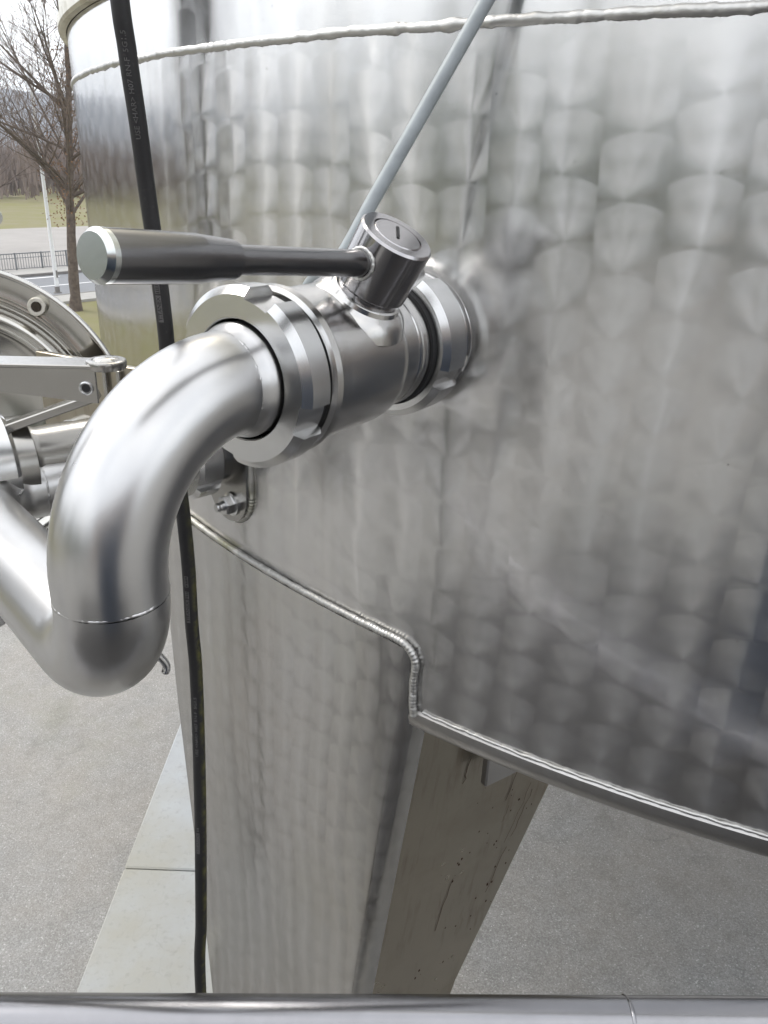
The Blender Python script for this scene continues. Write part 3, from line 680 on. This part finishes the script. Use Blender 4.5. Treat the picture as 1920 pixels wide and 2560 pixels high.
# ================================================================== DRAIN COUPLING at the left
drain = thing('drain_coupling', 'steel drain elbow with slotted union nuts behind the swan-neck pipe', 'coupling', (-0.43, 0.74, 1.44))
dc = V((-0.430, 0.772, -0.306)); da = V((sin(rad(52)), cos(rad(52)), 0))
v, f = lathe(dc, da, [(0.012, 0.036), (0, 0.0372), (0, 0.0535), (0.005, 0.0585), (0.026, 0.0585), (0.031, 0.053), (0.031, 0.04)], 72, slots=[rad(q_) for q_ in (8, 98, 188, 278)], slot_r=0.0525, slot_w=0.16); mk('union_nut', v, f, M['nut'], drain, angle=28)
v, f = lathe(dc, da, [(0.026, 0.036), (0.026, 0.0475), (0.05, 0.0475), (0.054, 0.036), (0.06, 0.0335), (0.42, 0.0335)], 56); mk('stub_pipe', v, f, M['galv'], drain, angle=40)
v, f = lathe(dc, da, [(-0.001, 0.0365), (-0.0012, 0.0385), (0.002, 0.0385)], 56); mk('seal_ring', v, f, M['dark'], drain)
bd = bend(dc + da * 0.004, -da, dn, 0.036, 14); kz = bd[-1] + dn * 0.084
v, f = tube(bd + [kz], 0.0342, 40, caps=False); mk('elbow', v, f, M['pipe'], drain, angle=60)
v, f = lathe(kz, dn, [(-0.012, 0.034), (-0.010, 0.039), (0.0, 0.0395), (0.006, 0.0395), (0.007, 0.044), (0.016, 0.044)], 56); mk('socket', v, f, M['galv'], drain, angle=28)
v, f = lathe(kz, dn, [(0.014, 0.034), (0.014, 0.0515), (0.018, 0.0555), (0.044, 0.0555), (0.047, 0.052), (0.047, 0.0)], 72, slots=[rad(q_) for q_ in (20, 80, 140, 200, 260, 320)], slot_r=0.050, slot_w=0.15); mk('union_nut', v, f, M['nut'], drain, angle=28)

# ================================================================== MANHOLE HATCH
hatch = thing('manhole_hatch', 'round pressed steel manhole cover on a hinged arm beside the tank', 'hatch', (-0.53, 0.95, 1.58))
hc = V((-0.5340, 0.9555, -0.3290)); hn = V((0.12, -0.97, 0.16)).normalized()
ha = V((1, 0, 0)); ha = (ha - hn * ha.dot(hn)).normalized(); hbv = hn.cross(ha)
prof = [(-0.02, 0.0), (-0.02, 0.19), (-0.012, 0.1975), (0.004, 0.2003), (0.0085, 0.1995), (0.0098, 0.1965), (0.0086, 0.1935), (0.0075, 0.1918), (0.0073, 0.1705), (0.0060, 0.1697), (0.0074, 0.1686), (0.0074, 0.1668), (0.0058, 0.1658), (0.0073, 0.1646), (0.0070, 0.1615), (0.0030, 0.1590), (0.0022, 0.1560), (0.0056, 0.1520), (0.0125, 0.1490), (0.0148, 0.1462), (0.0142, 0.1430), (0.0100, 0.1405), (0.0094, 0.1370), (0.0114, 0.1355), (0.0110, 0.1330), (0.0070, 0.1300), (0.003, 0.1240), (-0.002, 0.115), (-0.008, 0.10), (-0.013, 0.08), (-0.016, 0.05), (-0.017, 0.0)]
v, f = lathe(hc, hn, [(a_, b_ * 1.03) for a_, b_ in prof], 160, basis=(ha, hbv)); cover = mk('cover', v, f, M['hatch'], hatch, angle=50)
t0 = atan2(295, 182)
for k in range(6):
    t = t0 + k * pi / 3; o_ = hc + (ha * cos(t) + hbv * sin(t)) * 0.1840 + hn * 0.0073
    v, f = lathe(o_, hn, [(0, 0.0), (0, 0.0114), (0.0042, 0.0114), (0.0055, 0.0102), (0.0055, 0.0064), (0.0015, 0.0060), (0.0015, 0.0)], 36); mk('socket_bolt', v, f, M['dirty_bolt'], cover, angle=30)
    v, f = hexagon(o_ + hn * 0.001, hn, 0.0066, 0.0049); v = v[:6] + [p_ for p_ in v[6:]]
    a, b, d = frame(hn); h6 = [(a * cos(q_ * pi / 3) + b * sin(q_ * pi / 3)) * 0.0064 for q_ in range(6)]
    mk('hex_socket', [o_ + hn * 0.0056 + q_ for q_ in h6], [tuple(range(6))], M['socket'], cover, smooth=False)
# arm: folded channel with a tapering web, boss and rivet
ax0, ax1 = V((-0.56, 0.648, -0.1705)), V((-0.2495, 0.6535, -0.1665)); adir = (ax1 - ax0).normalized(); aback = V((0, 0, 1)).cross(adir).normalized(); aup = adir.cross(aback)
if aback.y < 0: aback = -aback
aup = V((0, 0, 1))
web = [ax0 + aback * -0.0, ax1, ax1 - aup * 0.030, ax0.lerp(ax1, 0.66) - aup * 0.0185, ax0 - aup * 0.0155]
v, f = prism(web, aback * 0.0035)
v2, f2 = box((ax0 + ax1) / 2 + aback * 0.014 + aup * 0.0016, adir, aback, aup, (ax1 - ax0).length / 2, 0.0150, 0.0017, 0.0008)
v, f = join((v, f), (v2, f2)); arm = mk('arm', v, f, M['galv'], hatch, smooth=False)
bc2 = ax1 + aback * 0.014 + adir * 0.006 - aup * 0.001
v, f = lathe(bc2, aup, [(-0.001, 0.0), (-0.001, 0.0165), (0.004, 0.0172), (0.006, 0.0165), (0.0066, 0.015), (0.0066, 0.0118), (0.0058, 0.0114)], 48); boss = mk('boss', v, f, M['galv'], hatch, angle=40)
v, f = lathe(bc2, aup, [(0.004, 0.0114), (0.0066, 0.0112), (0.0082, 0.0085), (0.0088, 0.004), (0.0089, 0.0)], 40); mk('rivet', v, f, M['hatch'], boss, angle=60)
sp_ = ax1 - adir * 0.0085 - aup * 0.0165
v, f = lathe(sp_, -aback, [(-0.001, 0.0), (0.0, 0.0062), (0.0016, 0.0060), (0.002, 0.0048), (0.0008, 0.004), (0.0008, 0.0)], 32); mk('set_screw', v, f, M['bolt'], arm)
v, f = lathe(sp_, -aback, [(0.0009, 0.0038), (0.00095, 0.0)], 24); mk('screw_recess', v, f, M['dark'], arm)
bead('arm_weld', [ax1 + aback * t + aup * 0.0028 + adir * -0.005 for t in [0.001 * i for i in range(27)]], 0.0012, M['weld'], 8, lump=0.4, wander=0.0005, parent=hatch, seed=31)
# flat strut below the arm
s0, s1 = V((-0.52, 0.755, -0.308)), V((-0.300, 0.790, -0.228)); sdv = (s1 - s0).normalized(); sbk = V((-sdv.y, sdv.x, 0)).normalized(); sup = sdv.cross(sbk); sup = sup if sup.z > 0 else -sup
v, f = box((s0 + s1) / 2, sdv, sbk, sup, (s1 - s0).length / 2, 0.010, 0.0045, 0.0012); mk('strut', v, f, M['galv'], hatch, smooth=False)
# vertical plate with two ribs and a rounded lug behind the strut
lc = V((-0.338, 0.845, -0.300)); lx = V((0.93, -0.36, 0)).normalized(); ly = V((lx.y * -1, lx.x, 0))
poly = []
for (cx, cz, a0_) in ((0.05, -0.04, -90), (0.05, 0.0, 0), (-0.012, 0.008, 90), (-0.012, -0.04, 180)):
    for k in range(7):
        t = rad(a0_ + 90 * k / 6); poly.append(lc + lx * (cx + 0.02 * cos(t)) + V((0, 0, cz + 0.02 * sin(t))))
v, f = prism([p - ly * 0.012 for p in poly], ly * 0.024); lug = mk('hinge_lug', v, f, M['nut'], hatch, smooth=False)
v, f = lathe(lc + lx * 0.012 - ly * 0.0125 + V((0, 0, -0.032)), -ly, [(-0.001, 0.016), (0.0, 0.016), (0.003, 0.0145), (0.003, 0.010), (-0.002, 0.009), (-0.002, 0)], 36); mk('pin', v, f, M['bolt'], lug)
hp = V((-0.36, 0.93, -0.30)); hx = V((0.9, -0.43, 0)).normalized()
v, f = box(hp, hx, V((0.43, 0.9, 0)), (0, 0, 1), 0.085, 0.004, 0.075, 0.001); pl = mk('back_plate', v, f, M['rust_steel'], hatch, smooth=False)
for dx in (0.030, 0.052):
    v, f = box(hp + hx * dx + V((-0.43, -0.9, 0)) * 0.006, hx, V((0.43, 0.9, 0)), (0, 0, 1), 0.003, 0.003, 0.07, 0.0008); mk('rib', v, f, M['galv'], pl, smooth=False)

# ================================================================== CABLES
def P3(*a): return V(a)
bp = crom([P3(-0.196, 0.66, 0.62), P3(-0.184, 0.60, 0.36), P3(-0.1785, 0.580, 0.12), P3(-0.1765, 0.582, 0.06), P3(-0.1752, 0.587, 0.022), P3(-0.1745, 0.592, -0.016), P3(-0.1725, 0.594, -0.056), P3(-0.1710, 0.597, -0.099), P3(-0.1712, 0.601, -0.133), P3(-0.1730, 0.604, -0.178), P3(-0.1745, 0.605, -0.225), P3(-0.1705, 0.606, -0.262), P3(-0.1690, 0.607, -0.325), P3(-0.1690, 0.604, -0.382), P3(-0.1675, 0.600, -0.441), P3(-0.1705, 0.592, -0.578), P3(-0.1765, 0.582, -0.732), P3(-0.1815, 0.575, -0.838), P3(-0.185, 0.57, -1.2), P3(-0.18, 0.565, -1.7), P3(-0.17, 0.53, -1.872), P3(-0.12, 0.40, -1.8885), P3(0.1, 0.1, -1.8885)], 12)
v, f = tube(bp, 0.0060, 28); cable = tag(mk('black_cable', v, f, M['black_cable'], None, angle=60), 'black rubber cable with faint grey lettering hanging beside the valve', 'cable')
ORIG[cable] = V((0, 0, 0))
def at_z(z):
    for i in range(len(bp) - 1):
        if bp[i + 1].z <= z <= bp[i].z:
            t = (bp[i].z - z) / max(1e-9, bp[i].z - bp[i + 1].z); return bp[i].lerp(bp[i + 1], t)
    return bp[-1]
FD = V((0.172, -0.595, 0)).normalized(); LDI = V((-0.961, -0.277, 0)).normalized()
def wrap(x, y, z0, lift): 
    c_ = at_z(z0 + x); a = y / 0.006; r_ = 0.006 + lift; return c_ + (FD * cos(a) + LDI * sin(a)) * r_
def text(txt, z0, length, height, ymid, mat, lift=0.00025):
    cu = bpy.data.curves.new('t', 'FONT'); cu.body = txt; cu.size = 1.0; cu.resolution_u = 2; cu.offset = 0.012
    ob = bpy.data.objects.new('t', cu); COL.objects.link(ob)
    dg = bpy.context.evaluated_depsgraph_get(); me = ob.evaluated_get(dg).to_mesh()
    vv = [tuple(p.co) for p in me.vertices]; ff = [tuple(p.vertices) for p in me.polygons]
    ob.evaluated_get(dg).to_mesh_clear(); COL.objects.unlink(ob); bpy.data.objects.remove(ob); bpy.data.curves.remove(cu)
    x0, x1 = min(p[0] for p in vv), max(p[0] for p in vv); y0, y1 = min(p[1] for p in vv), max(p[1] for p in vv)
    out = [wrap((p[0] - x0) / (x1 - x0) * length, (p[1] - y0) / (y1 - y0) * height - height / 2 + ymid, z0, lift) for p in vv]
    return mk('lettering', out, ff, mat, cable, smooth=False)
def patch(z0, length, height, ymid, mat, lift=0.00012, frame_w=None):
    vs_, F = [], []
    def quad(xa, xb, ya, yb):
        k = len(vs_); n = 8
        for i in range(n + 1):
            for j in range(7): vs_.append(wrap(xa + (xb - xa) * i / n, ya + (yb - ya) * j / 6, z0, lift))
        for i in range(n):
            for j in range(6): a = k + i * 7 + j; F.append((a, a + 1, a + 8, a + 7))
    ya, yb = ymid - height / 2, ymid + height / 2
    if frame_w is None: quad(0, length, ya, yb)
    else:
        w_ = frame_w; quad(0, length, ya, ya + w_); quad(0, length, yb - w_, yb); quad(0, w_, ya + w_, yb - w_); quad(length - w_, length, ya + w_, yb - w_)
    return mk('print_patch', vs_, F, mat, cable, smooth=False)
text('USE <HAR> H07 RN-F  5G1.5', 0.010, 0.062, 0.0033, 0.0010, M['print'])
patch(-0.1135, 0.020, 0.0040, 0.0026, M['print']); text('TITANEX', -0.1125, 0.018, 0.0028, 0.0026, M['print_dark'])
patch(-0.0925, 0.007, 0.0040, 0.0026, M['print'], frame_w=0.0006); text('III', -0.0910, 0.004, 0.0024, 0.0026, M['print'])
patch(-0.379, 0.0225, 0.0036, 0.0030, M['print']); text('TITANEX', -0.378, 0.0205, 0.0026, 0.0030, M['print_dark'])
patch(-0.3555, 0.0072, 0.0036, 0.0030, M['print'], frame_w=0.0006); text('III', -0.354, 0.0042, 0.0022, 0.0030, M['print'])
patch(-0.3440, 0.0105, 0.0036, 0.0030, M['print'], frame_w=0.0006); text('SYS', -0.3425, 0.0075, 0.0022, 0.0030, M['print'])
text('USE <HAR> H07 RN-F  5G1.5', -0.522, 0.066, 0.0028, 0.0022, M['print'])
patch(-0.640, 0.026, 0.0034, 0.0030, M['print']); text('TITANEX', -0.639, 0.0235, 0.0024, 0.0030, M['print_dark']); text('III', -0.612, 0.0042, 0.0022, 0.0030, M['print'])

g0, g1 = P3(0.0623, 0.6899, 0.1146), P3(-0.0442, 0.6678, -0.0723)
gp = crom([g0.lerp(g1, t) for t in (-3.2, -1.6, -0.6, 0, 0.25, 0.5, 0.75, 1.0)] + [P3(-0.0660, 0.690, -0.090), P3(-0.084, 0.726, -0.122), P3(-0.080, 0.775, -0.152), P3(-0.066, 0.802, -0.16)], 12)
v, f = tube(gp, 0.0056, 24); tag(mk('grey_cable', v, f, M['grey_cable'], None, angle=60), 'thin pale grey cable running up behind the valve lever hub', 'cable')
gd = (V((TC.x, TC.y, -0.16)) - V((-0.03, 0.79, -0.16))).normalized()
v, f = lathe(V((-0.083, 0.780, -0.16)), gd, [(0, 0.006), (0, 0.011), (0.014, 0.011), (0.016, 0.014), (0.06, 0.014)], 24); mk('cable_gland', v, f, M['bolt'], tank)

# ================================================================== GUARD RAIL in the foreground
rail = thing('guard_rail', 'satin steel tube guard rail crossing in front of the tank leg', 'railing', (0, 0.388, 0))
ra, rb = V((-0.28, 0.380, -0.6)), V((0.31, 0.400, -0.6)); rdv = (rb - ra).normalized(); rm = (ra + rb) / 2
v, f = tube([rm - rdv * 1.6, rm - rdv * 0.5, rm + rdv * 0.5, rm + rdv * 1.6], 0.0212, 56); mk('rail_tube', v, f, M['rail'], rail, angle=60)
jp = rm + rdv * 0.187
bead('joint_weld', [jp + (frame(rdv)[0] * cos(t) + frame(rdv)[1] * sin(t)) * 0.0206 for t in [2 * pi * i / 120 for i in range(121)]], 0.0014, M['rail'], 8, lump=0.7, wander=0.0007, parent=rail, seed=41)
for s in (-1.3, 1.3):
    p = rm + rdv * s; v, f = tube([p - V((0, 0, 0.01)), V((p.x, p.y, -EYE))], 0.02, 32); mk('post', v, f, M['rail'], rail, angle=60)
    v, f = lathe(V((p.x, p.y, -EYE)), (0, 0, 1), [(0, 0), (0, 0.05), (0.008, 0.05), (0.008, 0.0)], 32); mk('foot_plate', v, f, M['rail'], rail)

# ================================================================== BACKGROUND
def ray_pt(n, t, z=ZR): return V(rp(n, t, z))
# --- bare tree
def bare_tree(name, base, height, r0_, label, seed, lean=(0.05, 0.0), fine=1.0):
    random.seed(seed)
    t = thing(name, label, 'tree', base); ORIG[t] = V(base)
    trunkV, crownV, twigV = [], [], []
    def grow(p, d, L, r, depth, store):
        n = 6 if depth == 0 else 4
        pts, rr = [p], [r]; cur, dd = V(p), V(d)
        for i in range(n):
            dd = (dd + V((random.uniform(-1, 1), random.uniform(-1, 1), random.uniform(-0.4, 0.9))) * (0.10 if depth < 2 else 0.2)).normalized()
            cur = cur + dd * (L / n); pts.append(cur); rr.append(r * (1 - (0.72 if depth else 0.6) * (i + 1) / n))
        store.append(tube(pts, rr, 7 if depth < 1 else (5 if depth < 2 else 3), caps=False))
        return pts, rr, dd
    # trunk
    tp = [V(base) + V((0.06 * noise.noise((i * 0.7, seed, 0)) + lean[0] * i, lean[1] * i, height * 0.23 * i / 6)) for i in range(7)]
    tr = [r0_ * (1.35 - 0.35 * min(1, i)) * (1 - 0.04 * i) * (1 + 0.12 * noise.noise((i * 1.3, 3, seed))) for i in range(7)]
    leader = [tp[-1] + V((0.10 * i + 0.12 * noise.noise((i * 0.5, 7, seed)), 0.1 * noise.noise((i * 0.5, 9, seed)), height * 0.77 * i / 12)) for i in range(13)]
    lr = [tr[-1] * (1 - 0.93 * i / 12) for i in range(13)]
    trunkV.append(tube(tp + leader[1:], tr + lr[1:], 12, caps=False))
    limbs = []
    for k in range(44):
        h = random.uniform(0.0, 0.93) if k > 6 else random.uniform(0, 0.12)
        i = min(11, int(h * 12)); p = leader[i].lerp(leader[i + 1], h * 12 - i)
        a = k * 2.4 + random.uniform(-0.5, 0.5); el = random.uniform(0.35, 0.85)
        limbs.append((p, V((cos(a) * cos(el), sin(a) * cos(el), sin(el))), height * (0.42 - 0.26 * h) * random.uniform(0.7, 1.1), r0_ * (0.36 - 0.24 * h) * random.uniform(0.7, 1.1)))
    for (p, d, L, r) in limbs:
        pts, rr, dd = grow(p, d, L, r, 1, crownV)
        for k in range(int(7 * fine)):
            j = random.randint(1, 4); p2 = pts[j]; d2 = (dd + V((random.uniform(-1, 1), random.uniform(-1, 1), random.uniform(-0.5, 0.8))) * 0.9).normalized()
            pts2, rr2, dd2 = grow(p2, d2, L * random.uniform(0.3, 0.55), max(0.012, rr[j] * 0.5), 2, crownV)
            for m in range(int(6 * fine)):
                j2 = random.randint(1, 4); d3 = (dd2 + V((random.uniform(-1, 1), random.uniform(-1, 1), random.uniform(-0.6, 0.8))) * 0.9).normalized()
                pts3, rr3, dd3 = grow(pts2[j2], d3, L * random.uniform(0.12, 0.26), 0.009, 3, twigV)
                for w in range(2):
                    d4 = (dd3 + V((random.uniform(-1, 1), random.uniform(-1, 1), random.uniform(-0.6, 0.6)))).normalized()
                    a_ = pts3[random.randint(1, 3)]; s_ = d4.orthogonal().normalized() * 0.006; L4 = L * random.uniform(0.06, 0.14)
                    twigV.append(([a_ - s_, a_ + s_, a_ + d4 * L4], [(0, 1, 2)]))
    lf = []
    for k in range(900):
        i = random.randint(0, 5); p = leader[i] + V((random.gauss(0, 0.45), random.gauss(0, 0.45), random.uniform(-0.2, 1.2)))
        a = V((random.uniform(-1, 1), random.uniform(-1, 1), random.uniform(-1, 1))).normalized() * 0.05; b = a.orthogonal().normalized() * 0.03
        lf.append(([p - a, p + b, p + a, p - b], [(0, 1, 2, 3)]))
    v, f = join(*trunkV); mk('trunk', v, f, M['bark'], t, world=True)
    v, f = join(*crownV); mk('crown', v, f, M['bark'], t, world=True)
    v, f = join(*twigV); tw = mk('twigs', v, f, M['twig'], t, world=True, smooth=False); tw['kind'] = 'stuff'
    v, f = join(*lf); l_ = mk('dry_leaves', v, f, M['dry_leaf'], t, world=True, smooth=False); l_['kind'] = 'stuff'
bare_tree('bare_tree', (-13.2, 33.3, ZR), 15.5, 0.22, 'bare leafless tree on the grass verge beside the road', 5, lean=(0.04, 0.0), fine=1.55)
bare_tree('bare_tree', (-24.5, 47.5, ZR), 10.5, 0.18, 'smaller bare tree growing beyond the fence by the car park', 15, fine=0.8)
# --- flagpole
fp = V(rp(-3.6, -0.6, ZR + 0.1)); fp = V((-15.35, 36.9, ZR + 0.1))
pole = thing('flagpole', 'slender white flagpole standing on the pavement by the road', 'pole', (fp.x, fp.y, fp.z))
v, f = lathe((fp.x, fp.y, fp.z), (0, 0, 1), [(0, 0.0), (0, 0.10), (0.1, 0.095), (9.2, 0.055), (9.25, 0.0)], 20); mk('shaft', v, f, M['white_pole'], pole, world=True)
v, f = lathe((fp.x, fp.y, fp.z), (0, 0, 1), [(0, 0), (0, 0.18), (0.04, 0.18), (0.05, 0.11), (0.3, 0.105)], 20); mk('base_flange', v, f, M['kerb'], pole, world=True)
v, f = box((fp.x + 0.09, fp.y - 0.05, fp.z + 0.85), (1, 0, 0), (0, 1, 0), (0, 0, 1), 0.035, 0.03, 0.16, 0.01); mk('cleat', v, f, M['kerb'], pole, world=True)
# --- fence along the car park
fe = thing('fence', 'low grey bar fence between the pavement and the car park', 'fence', rp(6.05, 0, ZR))
def fbar(name, t0_, t1_, z0, z1, w): 
    v, f = prism([rp(6.05 - w, t0_, ZR + z0), rp(6.05 + w, t0_, ZR + z0), rp(6.05 + w, t0_, ZR + z1), rp(6.05 - w, t0_, ZR + z1)], RD * (t1_ - t0_)); return mk(name, v, f, M['fence'], fe, smooth=False, world=True)
FH = 0.95
fbar('top_rail', -40, 40, FH - 0.05, FH, 0.025); fbar('middle_rail', -40, 40, FH * 0.72, FH * 0.72 + 0.03, 0.02); fbar('bottom_rail', -40, 40, 0.12, 0.15, 0.02)
for k in range(54): fbar('post', -40 + k * 1.5, -40 + k * 1.5 + 0.07, 0, FH + 0.02, 0.035)
bars = []
for k in range(534):
    t = -40 + k * 0.15; bars.append(prism([rp(6.04, t, ZR + 0.15), rp(6.06, t, ZR + 0.15), rp(6.06, t, ZR + FH - 0.05), rp(6.04, t, ZR + FH - 0.05)], RD * 0.022))
v, f = join(*bars); b_ = mk('pickets', v, f, M['fence'], fe, smooth=False, world=True); b_['kind'] = 'stuff'
# --- round traffic mirror on a post at the edge of the car park
tm = V(rp(13.5, -6.2, ZR + 0.012)); tm = V((-26.55, 55.1, ZR + 0.012))
mir = thing('traffic_mirror', 'round chrome traffic mirror on a thin post at the car park', 'mirror', (tm.x, tm.y, tm.z))
v, f = tube([(tm.x, tm.y, tm.z), (tm.x, tm.y, tm.z + 2.3)], 0.04, 12); mk('post', v, f, M['fence'], mir, world=True)
md = V((0.42, -0.9, -0.05)).normalized()
v, f = lathe((tm.x + md.x * 0.06, tm.y + md.y * 0.06, tm.z + 1.95), md, [(-0.03, 0.0), (-0.03, 0.5), (0.05, 0.56), (0.07, 0.55), (0.07, 0.49), (0.11, 0.25), (0.12, 0.0)], 32); mk('mirror_head', v, f, M['cap'], mir, world=True)
# --- far bare wood beyond the meadow
random.seed(3); wd = []
for k in range(900):
    a = rad(random.uniform(-70, 5)); D = random.uniform(118, 190); x, y_ = D * sin(a), D * cos(a); H_ = random.uniform(5, 11)
    for m in range(60):
        aa = random.uniform(0, 2 * pi); sp2 = random.uniform(0.1, 0.42); h0 = H_ * random.uniform(0.02, 0.5); L_ = H_ * random.uniform(0.25, 0.5)
        p = V((x + random.gauss(0, 0.6), y_ + random.gauss(0, 0.6), ZR + h0)); d = V((cos(aa) * sp2, sin(aa) * sp2, 1)).normalized(); s_ = V((cos(a), -sin(a), 0)) * random.uniform(0.03, 0.13)
        wd.append(([p - s_, p + s_, p + d * L_ + s_ * 0.1], [(0, 1, 2)]))
v, f = join(*wd); w = mk('far_wood', v, f, M['wood_far'], None, smooth=False, world=True, kind='stuff'); w['label'] = 'band of bare brown woodland at the far edge of the meadow'; w['category'] = 'woodland'
# --- conifers round the yard (they show in the steel)
random.seed(21); cf = []
for k in range(20):
    a = rad(-96 - k * 5.6 + random.uniform(-1.5, 1.5)); D = random.uniform(19, 30); H_ = random.uniform(4.5, 9.0); x, y_ = D * sin(a), D * cos(a)
    nl = 9
    for l in range(nl):
        zb = H_ * (0.08 + 0.9 * l / nl); R_ = H_ * 0.26 * (1 - l / nl) + 0.15
        for m in range(14):
            t = 2 * pi * (m + random.random()) / 14; rr = R_ * random.uniform(0.7, 1.15); w_ = 0.3 * R_ + 0.1
            tip = V((x + rr * cos(t), y_ + rr * sin(t), zb - 0.12 * rr)); s_ = V((-sin(t), cos(t), 0)) * w_
            top_ = V((x, y_, zb + H_ * 0.17)); cf.append(([tip - s_, tip + s_, top_], [(0, 1, 2)]))
    cf.append(tube([V((x, y_, -0.01)), V((x, y_, H_ * 0.8))], [0.18, 0.05], 6))
v, f = join(*cf); w = mk('conifer_belt', v, f, M['conifer'], None, smooth=False, world=True, kind='stuff'); w['label'] = 'belt of dark conifers round the yard, mirrored in the tank'; w['category'] = 'trees'
# --- building behind the yard (mirrored only)
bd_ = thing('yard_building', 'warm plastered building behind the yard, mirrored dimly in the tank', 'building', (3.5, -15, 0))
v, f = box((3.5, -15, 2.2), (1, 0.15, 0), (-0.15, 1, 0), (0, 0, 1), 7.0, 4.0, 2.2); mk('wall', v, f, M['plaster'], bd_, smooth=False, world=True)
v, f = prism([V((-4.4, -20.2, 4.4)), V((-5.4, -11.9, 4.4)), V((-4.9, -16, 6.2))], V((14.6, 2.2, 0))); mk('roof', v, f, M['roof'], bd_, smooth=False, world=True)
for k in range(4):
    v, f = box(V((-1.5 + k * 3.4, -11.75 + 0.51 * k, 1.7)), (1, 0.15, 0), (-0.15, 1, 0), (0, 0, 1), 0.75, 0.06, 0.8); mk('window', v, f, M['pane'], bd_, smooth=False, world=True)

# --- dark cabinet added out of frame to darken the tank's reflections
cb = thing('reflection_cabinet', 'added dark blue cabinet, unseen stand-in for the dark figure mirrored in the tank', 'cabinet', (0.35, -1.5, 0))
v, f = box((0.35, -1.5, 0.06), (1, 0, 0), (0, 1, 0), (0, 0, 1), 0.58, 0.28, 0.06, 0.004); mk('plinth', v, f, M['dark'], cb, smooth=False, world=True)
v, f = box((0.35, -1.5, 1.0), (1, 0, 0), (0, 1, 0), (0, 0, 1), 0.6, 0.3, 0.88, 0.01); mk('body', v, f, M['cab'], cb, smooth=False, world=True)
for sx in (-0.295, 0.295):
    v, f = box((0.35 + sx, -1.19, 1.0), (1, 0, 0), (0, 1, 0), (0, 0, 1), 0.285, 0.012, 0.84, 0.006); dr = mk('door', v, f, M['cab'], cb, smooth=False, world=True)
    v, f = box((0.35 + sx * 0.15, -1.165, 1.0), (1, 0, 0), (0, 1, 0), (0, 0, 1), 0.012, 0.012, 0.07, 0.004); mk('handle', v, f, M['dark'], dr, smooth=False, world=True)

# --- dark walkway the photographer stands on, behind the rail (below the frame, mirrored in the tank)
wk = thing('walkway_platform', 'dark steel walkway platform below and behind the guard rail', 'platform', (0, -0.8, 0))
v, f = box((-0.1, -0.86, 0.29), (1, 0.034, 0), (-0.034, 1, 0), (0, 0, 1), 1.75, 1.18, 0.012, 0.003); mk('deck', v, f, M['deck'], wk, smooth=False, world=True)
for sx in (-1.6, 1.4):
    for sy in (-1.9, 0.15):
        v, f = box((sx, sy, 0.139), (1, 0, 0), (0, 1, 0), (0, 0, 1), 0.04, 0.04, 0.139, 0.004); mk('leg', v, f, M['deck'], wk, smooth=False, world=True)

# --- silo added outside the frame to put a dark column in the tank's mirror
sl2 = thing('reflection_silo', 'added tall narrow dark silo, unseen, put in to mirror as a dark column', 'silo', (-7.2, 2.9, 0))
v, f = lathe((-7.2, 2.9, 0.6), (0, 0, 1), [(0, 0), (0.0, 0.42), (0.25, 0.55), (5.2, 0.55), (5.6, 0.2), (5.6, 0)], 48); mk('shell', v, f, M['deck'], sl2, world=True)
for k in range(4):
    t = pi / 4 + k * pi / 2; v, f = tube([(-7.2 + 0.4 * cos(t), 2.9 + 0.4 * sin(t), 0), (-7.2 + 0.4 * cos(t), 2.9 + 0.4 * sin(t), 0.8)], 0.05, 10); mk('leg', v, f, M['deck'], sl2, world=True)

# --- thin air haze over the whole valley
v, f = box((0, 0, 66.8), (1, 0, 0), (0, 1, 0), (0, 0, 1), 2150, 2150, 72)
hz = mk('haze', v, f, M['grass'], None, smooth=False, world=True, kind='stuff'); hz.data.materials.clear()
hm = bpy.data.materials.new('valley haze'); hm.use_nodes = True; hm.node_tree.nodes.clear()
ho = hm.node_tree.nodes.new('ShaderNodeOutputMaterial'); hv = hm.node_tree.nodes.new('ShaderNodeVolumePrincipled')
hv.inputs['Color'].default_value = (0.80, 0.88, 1.0, 1); hv.inputs['Density'].default_value = 0.00045; hv.inputs['Anisotropy'].default_value = 0.5
hm.node_tree.links.new(hv.outputs[0], ho.inputs['Volume']); hz.data.materials.append(hm)

# --- black hose hanging off the tank's far left flank (outside the frame, a dark curve in the steel)
hp_ = crom([V((-0.52, 1.42, 0.40)), V((-0.66, 1.28, 0.42)), V((-0.80, 1.12, 0.22)), V((-0.84, 1.06, -0.15)), V((-0.82, 1.05, -0.5)), V((-0.86, 1.02, -0.9)), V((-0.90, 1.0, -1.3)), V((-0.93, 1.0, -1.72)), V((-1.06, 1.08, -1.872)), V((-1.5, 1.3, -1.882)), V((-2.6, 1.5, -1.882))], 10)
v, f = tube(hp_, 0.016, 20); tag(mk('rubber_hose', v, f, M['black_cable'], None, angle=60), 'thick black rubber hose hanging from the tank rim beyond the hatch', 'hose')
